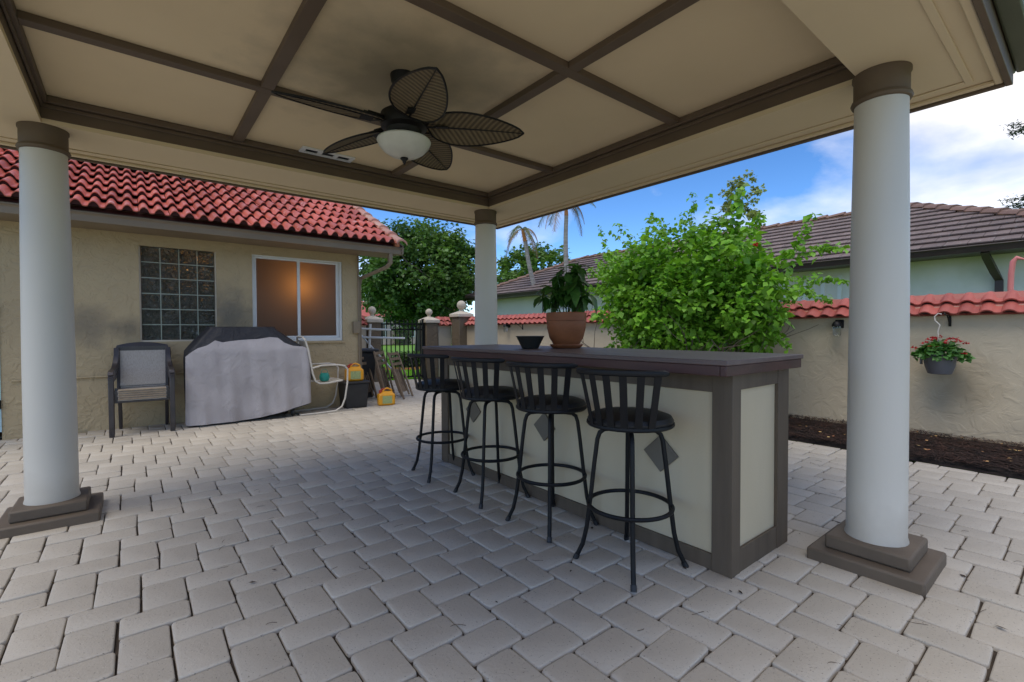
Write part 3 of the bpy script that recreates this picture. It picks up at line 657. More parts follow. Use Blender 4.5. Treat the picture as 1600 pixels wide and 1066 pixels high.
def glass_block(x0, x1, z0, z1):
    mb = MB(); ya, yb = WY+.032, WY+.092; e = .016; d_ = .010
    for y, sgn in ((ya, 1), (yb, -1)):
        mb.add([(x0,y,z0),(x1,y,z0),(x1,y,z1),(x0,y,z1),(x0+e,y+sgn*0,z0+e),(x1-e,y,z0+e),(x1-e,y,z1-e),(x0+e,y,z1-e),(x0+e+.006,y+sgn*d_,z0+e+.006),(x1-e-.006,y+sgn*d_,z0+e+.006),(x1-e-.006,y+sgn*d_,z1-e-.006),(x0+e+.006,y+sgn*d_,z1-e-.006)],
               [tuple(f if sgn > 0 else reversed(f)) for f in ((0,1,5,4),(1,2,6,5),(2,3,7,6),(3,0,4,7),(4,5,9,8),(5,6,10,9),(6,7,11,10),(7,4,8,11),(8,9,10,11))])
    mb.add([(x0,ya,z0),(x1,ya,z0),(x1,ya,z1),(x0,ya,z1),(x0,yb,z0),(x1,yb,z0),(x1,yb,z1),(x0,yb,z1)], [(1,0,4,5),(2,1,5,6),(3,2,6,7),(0,3,7,4)])
    return mb
for i in range(4):
    for j in range(6):
        x0 = GX0+.018+i*bw_+.0058; z0 = GZ0+.02+j*bh_+.0058
        part('glass_block', glass_block(x0, x0+bw_-.0116, z0, z0+bh_-.0116), M['glass_block'], gbw, smooth=False)
# frosted sliding window
wn = part('window', ring4(MB(), 0,0,0,0,0,0,0,0,0,0) if False else MB().box((QX0,WY+.03,QZ0),(QX1,WY+.11,QZ0+.05)).box((QX0,WY+.03,QZ1-.04),(QX1,WY+.11,QZ1)).box((QX0,WY+.03,QZ0+.05),(QX0+.035,WY+.11,QZ1-.04)).box((QX1-.035,WY+.03,QZ0+.05),(QX1,WY+.11,QZ1-.04)), M['white'], house, bevel=.004)
MXm = 2.105
for x0, x1, yy in ((QX0+.036, MXm+.02, WY+.055), (MXm-.02, QX1-.036, WY+.082)):
    sh = part('sash', MB().box((x0,yy,QZ0+.051),(x1,yy+.024,QZ0+.085)).box((x0,yy,QZ1-.07),(x1,yy+.024,QZ1-.041)).box((x0,yy,QZ0+.085),(x0+.03,yy+.024,QZ1-.07)).box((x1-.045,yy,QZ0+.085),(x1,yy+.024,QZ1-.07)), M['white'], wn, bevel=.003)
    part('pane', MB().box((x0+.03,yy+.008,QZ0+.085),(x1-.045,yy+.014,QZ1-.07)), M['frosted'], wn)
part('sill', MB().box((QX0-.02,WY-.03,QZ0-.035),(QX1+.02,WY+.029,QZ0-.001)), M['stucco'], wn, bevel=.006)
# lamp standing in the room behind the frosted pane
lamp = thing('room_lamp', 'lamp glowing orange behind the frosted sliding window', 'lamp', (2.13, 8.62, .02))
part('stand', MB().lathe([(.13,.02),(.13,.04),(.015,.06),(.012,1.9)], (2.13,8.62,0), 16), M['bronze'], lamp)
part('bulb', MB().ball((2.13,8.62,1.98), .05), M['bulb'], lamp)
ld = bpy.data.lights.new('lamp_light', 'POINT'); ld.energy = 3.6; ld.color = (1,.40,.09); ld.shadow_soft_size = .06
lo = bpy.data.objects.new('lamp_light', ld); C.objects.link(lo); lo.location = (2.13, 8.36, 1.98)
lamp2 = thing('ceiling_lamp', 'orange ceiling lamp glimpsed through the glass blocks', 'lamp', (.78, 9.2, HT-.02))
part('bulb', MB().ball((.78,9.2,HT-.16), .07), M['bulb'], lamp2)
part('stem', MB().tube([(.78,9.2,HT-.02),(.78,9.2,HT-.07)], .02, 8), M['bronze'], lamp2)
# eave: soffit, gutter, downspout
RX1 = 3.62; GY = 7.40
part('soffit_board', MB().box((-6,GY+.11,2.555),(RX1-.04,WY-.001,2.58)), M['gutter'], house)
gp = [(GY+.0,2.66),(GY+.012,2.66),(GY+.014,2.642),(GY+.03,2.62),(GY+.035,2.55),(GY+.115,2.545),(GY+.115,2.665),(GY+.105,2.665),(GY+.105,2.556),(GY+.045,2.56),(GY+.04,2.63),(GY+.0,2.645)]
part('fascia', MB().box((-6,GY+.117,2.545),(RX1-.03,GY+.135,2.738)), M['gutter'], house)
gu = part('gutter', MB().prism([(-6,y,z) for y, z in gp], (6+RX1,0,0)), M['gutter'], house, smooth=False)
ds = MB()
def rect_tube(mb, pts, wd, th, side=(1,0,0)):
    P = [Vector(p) for p in pts]; sd_ = Vector(side); vs = []
    for i, p in enumerate(P):
        d = (P[min(i+1,len(P)-1)]-P[max(i-1,0)]).normalized(); nrm = d.cross(sd_).normalized()
        for a, b_ in ((-1,-1),(1,-1),(1,1),(-1,1)): vs.append(p+sd_*a*wd/2+nrm*b_*th/2)
    fs = [(4*i+j, 4*i+(j+1)%4, 4*i+4+(j+1)%4, 4*i+4+j) for i in range(len(P)-1) for j in range(4)]
    fs += [(3,2,1,0), tuple(4*(len(P)-1)+j for j in range(4))]
    return mb.add(vs, fs)
part('downspout', rect_tube(MB(), [(3.40,GY+.075,2.55),(3.40,GY+.075,2.40),(3.36,GY+.12,2.33),(3.12,WY+.08,2.17),(3.10,WY+.10,2.05),(3.10,WY+.10,.1)], .075, .06, (0,1,0)), M['gutter'], house, bevel=.004)
# conduit, junction box, corner trim
part('conduit', MB().tube([(-1.1,WY-.012,.685),(2.55,WY-.012,.690),(2.95,WY-.012,.69)], .012, 8), M['stucco'], house)
part('junction_box', MB().box((2.94,WY-.07,1.22),(3.05,WY-.001,1.42)), M['grey_pot'] if False else M['gutter'], house, bevel=.006)
part('pipe', MB().tube([(3.045,WY-.02,.0),(3.045,WY-.02,2.54)], .014, 8), M['gutter'], house)
# roof deck and double-barrel tiles
PIT = .5; EYB, EZB = 7.36, 2.665; ROWD = .36; NR = 10; TWD = .306
def rz(y): return EZB+PIT*(y-EYB)
RY = EYB+ROWD*NR
dk = MB(); dk.add([(-6,EYB+.02,rz(EYB)),(RX1-.02,EYB+.02,rz(EYB)),(RX1-.02,RY,rz(RY)),(-6,RY,rz(RY)),(RX1-.02,14.9,rz(RY)-PIT*(14.9-RY)),(-6,14.9,rz(RY)-PIT*(14.9-RY))], [(0,1,2,3),(3,2,4,5)])
roof = part('roof', dk, M['roof_under'], house, smooth=False)
part('gable', MB().prism([(HX1-.01,WY+.2,HT),(HX1-.01,14.3,HT),(HX1-.01,RY,rz(RY)-.15)], (-.1,0,0)), M['stucco'], roof, smooth=False)
def s_tile(w_, L_, humps, rise, thick, lift=.02, dark=None):
    """barrel tile running along +y; origin at its lower edge centre; slot 1 = dark hollow painted onto faces under the crests"""
    mb = MB(); n_ = 10*humps; k = n_+1; top_ = []; hump = []
    for e in (0, 1):
        for i in range(k):
            u = i/n_; ph = (u*humps) % 1.0 if i < n_ else 1.0
            h_ = rise*max(math.sin(math.pi*min(1, ph/.70)), 0)**.8 if ph < .70 else -.005*math.sin(math.pi*(ph-.70)/.30)
            top_.append((w_*(u-.5), L_*e, h_+(lift if e == 0 else .0)))
            if e == 0: hump.append(max(h_, 0))
    lip = [(x, y, z-thick) for x, y, z in top_[:k]]; rec = [(x, y+.014, z) for x, y, z in lip]; base = [(x, .016, min(z, lift-thick)) for x, y, z in lip]
    vs = top_+lip+rec+base
    fs = [(i, i+1, k+i+1, k+i) for i in range(n_)]+[(2*k+i, 2*k+i+1, i+1, i) for i in range(n_)]+[(3*k+i, 3*k+i+1, 2*k+i+1, 2*k+i) for i in range(n_)]
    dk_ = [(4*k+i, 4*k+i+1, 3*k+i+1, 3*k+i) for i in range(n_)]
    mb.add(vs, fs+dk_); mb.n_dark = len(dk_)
    return mb
def tile_mesh(mb, m1, m2):
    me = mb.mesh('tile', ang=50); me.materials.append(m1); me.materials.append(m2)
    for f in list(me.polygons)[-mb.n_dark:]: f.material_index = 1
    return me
M['hollow_shade'] = material('tile_hollow_shade', (.05,.012,.01), (.03,.008,.007), 5, .9)  # dark colour paints the shade onto faces that close the crests
tile_me = tile_mesh(s_tile(TWD-.003, ROWD*1.118+.05, 2, .062, .014, .055), M['roof_tile'], M['hollow_shade'])
tr_ = random.Random(4)
for r_ in range(NR):
    y = EYB-.02+ROWD*r_
    for c_ in range(17):
        x = RX1-.16-TWD*(c_+.5)-.0
        o = bpy.data.objects.new('tile', tile_me); C.objects.link(o); o.parent = roof
        o.location = (x+tr_.uniform(-.003,.003), y-WY+tr_.uniform(-.006,.006), rz(y)+.012+tr_.uniform(0,.004)); o.rotation_euler = (math.atan(PIT)-.012, tr_.uniform(-.012,.012), 0)
mo = MB()
for i in range(24):
    y = EYB+ROWD*NR*i/24; mo.box((RX1-.175+tr_.uniform(-.012,.008), y, rz(y)+.0), (RX1-.10, y+ROWD*NR/24, rz(y)+.098+tr_.uniform(-.006,.006)))
part('mortar', mo, M['mortar'], roof)
for r_ in range(NR):
    y = EYB-.04+ROWD*r_; mb = MB(); pts = [(.095*math.cos(R(t)), .075*math.sin(R(t))) for t in range(0, 181, 20)]; k = len(pts)
    y2 = y+ROWD+.06
    mb.add([(RX1-.075+a*1.05, y, rz(y)+.062+b_*1.08) for a, b_ in pts]+[(RX1-.075+a, y2, rz(y2)+.028+b_) for a, b_ in pts]+[(RX1-.075+a*.86, y, rz(y)+.045+b_*.86) for a, b_ in pts],
           [(i, i+1, k+i+1, k+i) for i in range(k-1)]+[(2*k+i, 2*k+i+1, i+1, i) for i in range(k-1)])
    part('rake_tile', mb, M['cap_tile'], roof)
part('rake_board', MB().prism([(RX1-.03,EYB+.05,2.56),(RX1-.03,RY,rz(RY)-.12),(RX1-.03,RY,rz(RY)),(RX1-.03,EYB+.05,2.69)], (.025,0,0)), M['gutter'], roof, smooth=False)
part('roof_vent', MB().tube([(.72,9.35,rz(9.35)-.05),(.72,9.35,rz(9.35)+.22)], .045, 12), M['dark_gutter'], roof)

# ------------------------------------------------------------------ garden wall, gate, pillars
GW = 7.1
gwl = thing('garden_wall', 'long beige stucco garden wall with red barrel-tile coping', 'wall', (GW+.1, 5, 0))
part('wall', MB().box((GW,-2.2,-.05),(GW+.2,10.86,1.50)), M['stucco_wall'], gwl, smooth=False)
ctile = tile_mesh(s_tile(.163, .175, 1, .034, .016, .024), M['coping'], M['hollow_shade'])
def coping(parent, start, end, alongy, back, base_z, slope=.78):
    """two courses of tiles on the side that faces the patio; back = +1 if the wall body lies towards +axis"""
    n_ = int(abs(end-start)/.165); ro = root_loc(parent)
    for i in range(n_):
        s_ = start+(end-start)*(i+.5)/n_
        for rr in (0, 1):
            o = bpy.data.objects.new('tile', ctile); C.objects.link(o); o.parent = parent
            off = -.115+.122*rr; z = base_z+.118*rr*1.0+.012
            tl = math.atan(slope)+tr_.uniform(-.03,.03)
            if alongy: o.location = Vector((GW+off, s_, z))-ro; o.rotation_euler = Matrix.Rotation(R(-90), 3, 'Z').to_euler(); o.rotation_euler = (Matrix.Rotation(R(-90), 3, 'Z') @ Matrix.Rotation(tl, 3, 'X')).to_euler()
            else: o.location = Vector((s_, back+off, z))-ro; o.rotation_euler = (tl, 0, 0)
coping(gwl, -2.0, 10.72, True, 0, 1.392)
part('coping_core', MB().prism([(GW-.07,-2.2,1.40),(GW+.27,-2.2,1.40),(GW+.27,-2.2,1.47),(GW+.16,-2.2,1.645),(GW+.11,-2.2,1.645)], (0,13.0,0)), M['coping'], gwl, smooth=False)
GYp = 11.3
for (x0, x1, lb) in ((6.52, 6.93, 'short stucco wall with tile coping between gate pillar and corner pillar'), (3.07, 4.50, 'short stucco wall with tile coping between house and gate pillar')):
    sw = thing('side_wall', lb, 'wall', ((x0+x1)/2, GYp, 0))
    part('wall', MB().box((x0,GYp,-.05),(x1,GYp+.2,1.50)), M['stucco_wall'], sw, smooth=False)
    coping(sw, x0, x1, False, GYp, 1.392)
    part('coping_core', MB().prism([(x0+.002,GYp-.07,1.40),(x0+.002,GYp+.27,1.40),(x0+.002,GYp+.16,1.645),(x0+.002,GYp+.11,1.645)], (x1-x0-.004,0,0)), M['coping'], sw, smooth=False)
def pillar(x, y, hw, zc, br, label):
    t_ = thing('gate_pillar', label, 'pillar', (x,y,0), 'pillars with ball finials')
    part('shaft', MB().box((x-hw,y-hw,-.05),(x+hw,y+hw,zc)), M['stucco_brown'], t_, bevel=.012)
    cp = part('cap', MB().box((x-hw-.045,y-hw-.045,zc+.001),(x+hw+.045,y+hw+.045,zc+.09)), M['cast'], t_, bevel=.015)
    b1, b2 = hw+.03, .055; z1, z2 = zc+.091, zc+.17
    part('neck', MB().add([(x-b1,y-b1,z1),(x+b1,y-b1,z1),(x+b1,y+b1,z1),(x-b1,y+b1,z1),(x-b2,y-b2,z2),(x+b2,y-b2,z2),(x+b2,y+b2,z2),(x-b2,y+b2,z2)], [(0,1,5,4),(1,2,6,5),(2,3,7,6),(3,0,4,7),(4,5,6,7),(3,2,1,0)]).lathe([(.05,z2-.01),(.045,z2+.03),(.06,z2+.05)], (x,y,0), 16), M['cast'], cp)
    part('ball', MB().ball((x,y,z2+.035+br), br, 24, 14), M['cast'], t_)
pillar(4.69, GYp+.1, .165, 1.47, .10, 'brown stucco gate pillar with ball finial beside the house')
pillar(6.29, GYp+.1, .175, 1.47, .092, 'brown stucco gate pillar with ball finial at the gate latch')
pillar(7.06, 10.98, .20, 1.63, .125, 'tall corner pillar with big ball finial where the garden walls meet')
gate = thing('iron_gate', 'black iron gate of upright bars between two brown pillars', 'gate', (5.45, GYp+.05, 0))
for k in range(10):
    x = 4.93+.119*k; part('bar', MB().box((x-.011,GYp+.04,.04),(x+.011,GYp+.062,1.55)), M['gate_metal'], gate)
for z in (.06, 1.30, 1.44): part('rail', MB().box((4.875,GYp+.035,z-.018),(6.10,GYp+.067,z+.018)), M['gate_metal'], gate)
part('post', MB().box((6.04,GYp+.0,0),(6.11,GYp+.07,1.58)), M['gate_metal'], gate); part('post', MB().box((4.862,GYp+.03,0),(4.90,GYp+.07,1.52)), M['gate_metal'], gate)
part('latch', MB().box((5.70,GYp+.0,1.30),(5.80,GYp+.034,1.37)), M['gate_metal'], gate, bevel=.01)
# wall lamps, brackets, hanging basket
def wall_lamp(y, z, label):
    t_ = thing('wall_lamp', label, 'wall lamp', (GW, y, z), 'small black wall lamps')
    part('bracket', MB().box((GW-.03,y-.045,z-.03),(GW+.002,y+.045,z+.075)).tube([(GW-.02,y,z+.05),(GW-.07,y,z+.06),(GW-.11,y,z+.035)], .016, 8), M['black_metal'], t_, bevel=.005)
    part('hood', MB().lathe([(.055,-.01),(.052,.02),(.03,.05),(.01,.056)], (GW-.115,y,z), 20), M['black_metal'], t_)
    part('jar', MB().lathe([(.006,-.135),(.036,-.13),(.043,-.11),(.043,-.012)], (GW-.115,y,z), 20), M['lamp_glass'], t_)
wall_lamp(2.10, 1.30, 'black wall lamp with clear glass jar under the coping by the shrub'); wall_lamp(8.93, 1.36, 'black wall lamp on the garden wall behind the black bowl')
def bracket(y, label, z=1.40):
    t_ = thing('wall_bracket', label, 'bracket', (GW, y, z), 'iron plant brackets')
    part('back_plate', MB().box((GW-.012,y-.011,z-.12),(GW+.001,y+.011,z+.02)), M['black_metal'], t_)
    part('arm', MB().tube([(GW-.01,y,z+.005),(GW-.15,y,z+.005),(GW-.27,y,z+.004),(GW-.30,y,z+.02)], .007, 6), M['black_metal'], t_)
    part('brace', MB().tube([(GW-.01,y,z-.11),(GW-.08,y,z-.05),(GW-.16,y,z-.001)], .006, 6), M['black_metal'], t_)
bracket(1.05, 'black iron wall bracket that holds the hanging flower basket'); bracket(8.42, 'empty black iron bracket beside the wall lamp behind the bar')
HX, HY, HZ = 6.815, 1.085, .765
hb = thing('hanging_basket', 'grey hanging basket of red flowers on the garden wall', 'flower basket', (HX, HY, HZ))
part('pot', MB().lathe([(.085,0),(.10,.005),(.128,.09),(.140,.195),(.150,.20),(.150,.218),(.138,.218),(.12,.17),(.01,.17)], (HX,HY,HZ), 32), M['grey_pot'], hb, bevel=0)
part('soil', MB().lathe([(.137,.188),(.06,.20),(.001,.202)], (HX,HY,HZ), 20), M['soil'], hb)
part('clip', MB().box((HX-.03,HY+.147,HZ+.10),(HX+.03,HY+.162,HZ+.215)), M['grey_pot'], hb)
part('hook', MB().tube([(HX,HY,HZ+.215),(HX,HY+.02,HZ+.46),(HX,HY+.005,HZ+.53),(HX,HY+.045,HZ+.58),(HX,HY+.05,HZ+.62),(HX,HY+.02,HZ+.655),(HX,HY-.01,HZ+.645)], .006, 6), M['white_metal'], hb)
def scatter_leaves(mb, centre, radii, count, size, rg, shell=.55, droop=.3, up_bias=.5, clumps=0, zmin=None, tone_fn=None, wd=.42):
    """many small leaf faces spread through a crown; returns nothing"""
    c = Vector(centre); cl = []
    for k in range(clumps):
        d = Vector((rg.gauss(0,1), rg.gauss(0,1), rg.gauss(0,1))).normalized(); rr = rg.uniform(.45, 1.0)
        cl.append((c+Vector((d.x*radii[0]*rr, d.y*radii[1]*rr, d.z*radii[2]*rr)), rg.uniform(.16,.34)))
    for k in range(count):
        if clumps:
            cc, cr_ = cl[rg.randrange(clumps)]; d = Vector((rg.gauss(0,1), rg.gauss(0,1), rg.gauss(0,1))).normalized(); q = cr_*rg.random()**.4
            p = cc+Vector((d.x*radii[0]*q, d.y*radii[1]*q, d.z*radii[2]*q))
        else:
            d = Vector((rg.gauss(0,1), rg.gauss(0,1), rg.gauss(0,1))).normalized(); q = shell+(1-shell)*rg.random()
            p = c+Vector((d.x*radii[0]*q, d.y*radii[1]*q, d.z*radii[2]*q))
        if zmin is not None and p.z < zmin: continue
        one_leaf(mb, p, size*rg.uniform(.65,1.35), rg, d, droop, wd)
def one_leaf(mb, p, s_, rg, d=None, droop=.3, wd=.42, tone=None):
    a = rg.uniform(0, 2*math.pi); ax = Vector((math.cos(a), math.sin(a), rg.uniform(-.9,.5)-droop)).normalized()
    if d is not None: ax = (ax+d*.5).normalized()
    nr = Vector((rg.gauss(0,.6), rg.gauss(0,.6), 1)); sd_ = ax.cross(nr).normalized(); nr = sd_.cross(ax)
    w_ = s_*wd
    mb.add([p, p+ax*s_*.45+sd_*w_+nr*s_*.06, p+ax*s_-nr*s_*.12, p+ax*s_*.45-sd_*w_+nr*s_*.06, p+ax*s_*.5-nr*s_*.03], [(0,4,1),(1,4,2),(2,4,3),(3,4,0)], rg.random() if tone is None else tone)
hr = random.Random(9); fo = MB()
for k in range(520):
    a = hr.uniform(0, 6.283); q = hr.random()**.5*.205; hh = .20+.165*(1-(q/.22)**2)*hr.uniform(.4,1)+(.0 if q < .15 else -.05*hr.random())
    one_leaf(fo, Vector((HX+q*math.cos(a), HY+q*1.05*math.sin(a), HZ+hh)), hr.uniform(.045,.075), hr, Vector((math.cos(a), math.sin(a), .2)), .1)
part('foliage', fo, material('leaf_basket', (.05,.155,.03), (.09,.23,.05), 12, .45, tone=.4, trans=(.9,1,.4)), hb)
for (dx, dy, dz) in ((-.06,.205,.27),(-.05,.12,.335),(-.03,.045,.385),(-.08,.0,.28),(-.03,-.075,.375),(-.10,-.06,.335),(-.04,-.165,.35),(-.03,-.20,.33),(-.08,-.20,.22),(.05,.05,.37),(.08,-.1,.34),(-.11,.06,.29),(-.02,.10,.37),(-.06,-.13,.37),(.0,.0,.40)):
    fw = MB(); c = Vector((HX+dx, HY+dy, HZ+dz))
    for k in range(14):
        a = hr.uniform(0, 6.283); q = hr.uniform(.0,.026); p = c+Vector((q*math.cos(a), q*math.sin(a), hr.uniform(0,.022)-q*.3))
        one_leaf(fw, p, hr.uniform(.016,.026), hr, Vector((math.cos(a), math.sin(a), .4)), -.2, .55)
    part('flower', fw, M['flower'], hb)

# ------------------------------------------------------------------ things along the house wall
def make_sling_chair():
    c = thing('patio_chair', 'x', 'chair')
    hw = .295
    for s_ in (-1, 1):
        x = s_*hw
        part('front_leg', MB().bar((x,-.30,0),(x,-.30,.70),.052,.042,(0,1,0)), M['bronze'], c, world=False, bevel=.006)
        part('rear_leg', MB().bar((x*.82,.28,0),(x*.82,.16,.48),.036,.04,(0,1,0)), M['bronze'], c, world=False, bevel=.005)
        ar = MB(); pth = [(x,-.325,.70),(x,-.31,.735),(x,-.25,.748),(x,-.02,.745),(x*.97,.10,.775),(x*.93,.165,.85),(x*.90,.20,.95),(x*.90,.225,1.05)]
        rect_tube(ar, pth, .055, .034, (1,0,0)); part('armrest', ar, M['bronze'], c, world=False, bevel=.006)
        part('back_post', MB().bar((x*.84,.14,.46),(x*.86,.245,1.07),.034,.034,(0,1,0)), M['bronze'], c, world=False, bevel=.005)
        part('side_rail', MB().bar((x*.84,-.29,.50),(x*.84,.16,.46),.03,.055), M['bronze'], c, world=False, bevel=.005)
    part('back_crest', MB().add(*(lambda P: (P, [(i, i+1, len(P)//2+i+1, len(P)//2+i) for i in range(len(P)//2-1)]))([(hw*.9*u, .235, 1.045+.0*abs(u)) for u in [k/8-1 for k in range(17)]]+[(hw*.9*u, .25, 1.085+.045*(1-u*u)) for u in [k/8-1 for k in range(17)]])).bar((-hw*.86,.238,1.055),(hw*.86,.238,1.055),.03,.03), M['bronze'], c, world=False)
    part('front_rail', MB().bar((-hw*.92,-.285,.47),(hw*.92,-.285,.47),.035,.05), M['bronze'], c, world=False, bevel=.005)
    back = MB(); seat = MB(); n_ = 8
    vs = []
    for j in range(n_+1):
        u = j/n_; z = .52+.52*u; y = .135+.098*u+.018*math.sin(math.pi*u)
        vs += [(-hw*.80, y, z), (hw*.80, y, z)]
    back.add(vs+[(x, y+.006, z) for x, y, z in vs], [(2*j, 2*j+1, 2*j+3, 2*j+2) for j in range(n_)]+[(2*n_+2+2*j+1, 2*n_+2+2*j, 2*n_+2+2*j+2, 2*n_+2+2*j+3) for j in range(n_)])
    part('back_sling', back, M['sling'], c, world=False)
    vs = []
    for j in range(n_+1):
        u = j/n_; y = -.315+.45*u; z = .515-.035*u-.012*math.sin(math.pi*u)-(.018 if j == 0 else 0)
        vs += [(-hw*.80, y, z), (hw*.80, y, z)]
    seat.add(vs+[(x, y, z-.022) for x, y, z in vs], [(2*j, 2*j+1, 2*j+3, 2*j+2) for j in range(n_)]+[(2*n_+2+2*j+1, 2*n_+2+2*j, 2*n_+2+2*j+2, 2*n_+2+2*j+3) for j in range(n_)]+[(2*n_+2, 2*n_+3, 1, 0)])
    part('seat_sling', seat, M['sling_edge'] if False else M['sling'], c, world=False)
    part('seat_edge', MB().tube([(-hw*.78,-.318,.500),(hw*.78,-.318,.500)], .013, 8), M['sling_edge'], c, world=False)
    return c
ch0 = make_sling_chair()
for k in range(5):      # nested stack: each chair a little higher and further forward
    o = ch0 if k == 0 else copy_tree(ch0)
    o.scale = (1, 1, .9); o.location = (.108+.003*(k % 2), 7.66-.006*k, .0+.027*k); o.rotation_euler[2] = R(-2)
    o['label'] = ('bottom grey sling armchair of the stack by the grill', 'second grey sling armchair from the bottom of the stack', 'middle grey sling armchair of the stack of five', 'grey sling armchair just under the top of the stack', 'topmost grey sling armchair of the stack by the house')[k]
    o['group'] = 'stacked sling armchairs'
# covered grill
gl = thing('covered_grill', 'barbecue grill under a grey and black fitted cover', 'grill', (1.33, 7.68, 0))
def cover():
    gx0, gx1, gy0, gy1 = .555, 2.085, 7.43, 7.955; na = 72; gn = random.Random(2); ph = [gn.uniform(0,6.28) for _ in range(8)]
    def yf(z): return gy0+max(0, z-1.0)*.42
    zs = [0,.2,.45,.7,.9,1.0,1.06,1.12,1.18,1.25,1.30,1.325]; rows_ = []
    for z in zs:
        t = max(0, min(1, (z-.98)/.33)); xa, xb = gx0+.27*t**1.15, gx1-.44*t**.9; ya, yb = yf(z), gy1-.03*t; row = []
        for i in range(na):
            a = 2*math.pi*i/na; ca, sa = math.cos(a), math.sin(a); pw = .26+.10*t
            x = (xa+xb)/2+math.copysign(abs(ca)**pw, ca)*(xb-xa)/2; y = (ya+yb)/2+math.copysign(abs(sa)**pw, sa)*(yb-ya)/2
            zz_ = z if z > .01 else (.02+.15*max(0, (x-1.2)/.9)**1.5)
            row.append((x+.008*math.sin(a*7+ph[0]+z*3), y+.006*math.sin(a*11+ph[1]), zz_))
        rows_.append(row)
    bk = MB(); L_ = len(zs); vs = [p for r_ in rows_ for p in r_]
    bk.add(vs, [(l_*na+i, l_*na+(i+1)%na, (l_+1)*na+(i+1)%na, (l_+1)*na+i) for l_ in range(L_-1) for i in range(na)]+[tuple((L_-1)*na+i for i in range(na))])
    f = MB(); nu, nv = 70, 26; kx = [.545,.60,.68,.78,.88,.96,1.05,1.2,1.4,1.55,1.66,1.74,1.85,2.0,2.10]; kz = [.93,.985,1.04,1.07,1.14,1.11,1.125,1.14,1.15,1.175,1.165,1.09,1.045,1.03,.96]
    vs = []
    for i in range(nu+1):
        x = .545+1.553*i/nu; zt = float(np.interp(x, kx, kz)); hem = .028+.155*max(0, (x-1.15)/.93)**1.5
        for j in range(nv+1):
            v = j/nv; z = hem+(zt-hem)*v; low = 1-v
            fold = (.016*math.sin(x*8.5+ph[2]+.8*v)+.011*math.sin(x*19+ph[3]-1.5*v)+.006*math.sin(x*37+ph[4]+3*v))*(.35+low)+.006*math.sin(z*14+x*6+ph[5])+.02*low
            e = max(0, (.62-x)/.075)+max(0, (x-2.03)/.068); y = yf(z)-.016-fold*.8+.055*e*e
            xx = x-.012*low*(x < 1)+.0*low
            t = max(0, (z-.98)/.33); xa, xb = gx0+.27*t**1.15 if t > 0 else gx0, gx1-.44*t**.9 if t > 0 else gx1
            vs.append((xx, y, z))
    f.add(vs, [(i*(nv+1)+j, (i+1)*(nv+1)+j, (i+1)*(nv+1)+j+1, i*(nv+1)+j+1) for i in range(nu) for j in range(nv)])
    return f, bk
fc, bc = cover()
cv = part('cover', bc, M['cover_black'], gl, ang=70); part('front_panel', fc, M['cover_grey'], cv, ang=70)
for x in (.75, 1.85):
    for y in (7.50, 7.88):
        wh = part('wheel', MB().tube([(x-.016,y,.062),(x+.016,y,.062)], .060, 20), M['black_plastic'], gl)
        part('rim', MB().tube([(x-.019,y,.062),(x+.019,y,.062)], .030, 16), M['grey_pot'], wh)
part('cart_shelf', MB().box((.68,7.48,.13),(1.98,7.90,.16)), M['black_plastic'], gl)
# white cantilever lawn chair
wc = thing('lawn_chair', 'cream metal cantilever lawn chair beside the covered grill', 'chair', (2.2, 7.62, 0))
for yy in (7.42, 7.86):
    pts = [(2.02,yy,1.12),(2.06,yy,.98),(2.12,yy,.62),(2.16,yy,.50),(2.22,yy,.462),(2.34,yy,.462),(2.56,yy,.49)]
    part('side_frame', MB().tube(pts, .0135, 8), M['white_metal'], wc)
    part('arm', MB().tube([(2.105,yy,.70),(2.25,yy,.735),(2.50,yy,.735),(2.60,yy,.715),(2.645,yy,.66),(2.64,yy,.45),(2.60,yy,.20),(2.55,yy,.08),(2.45,yy,.022),(2.2,yy,.014),(1.95,yy,.014)], .0135, 8), M['white_metal'], wc)
part('cross_bar', MB().tube([(1.95,7.42,.014),(1.95,7.86,.014)], .0135, 8).tube([(2.56,7.42,.49),(2.56,7.86,.49)], .0135, 8).tube([(2.02,7.42,1.12),(2.0,7.5,1.17),(2.0,7.78,1.17),(2.02,7.86,1.12)], .0135, 8), M['white_metal'], wc)
sl = MB(); pr2 = [(2.025,1.12),(2.065,.96),(2.115,.63),(2.165,.505),(2.24,.468),(2.40,.468),(2.56,.492)]
for k in range(6):
    y0 = 7.44+.068*k; sl.add([(x, y, z) for x, z in pr2 for y in (y0, y0+.058)], [(2*i, 2*i+1, 2*i+3, 2*i+2) for i in range(6)])
part('strap_seat', sl, M['white_metal'], wc)
cn = thing('candle_jar', 'round teal candle jar with wire handle on the lawn chair seat', 'candle jar', (2.33, 7.55, .478))
part('jar', MB().lathe([(.035,0),(.062,.012),(.075,.05),(.074,.09),(.058,.125),(.048,.13),(.045,.126),(.05,.11),(.001,.10)], (2.33,7.55,.478), 24), M['teal'], cn)
part('handle', MB().tube([(2.33+.05*math.cos(R(t)), 7.55, .60+.07*math.sin(R(t))) for t in range(0, 181, 20)], .0035, 6), M['teal'], cn)
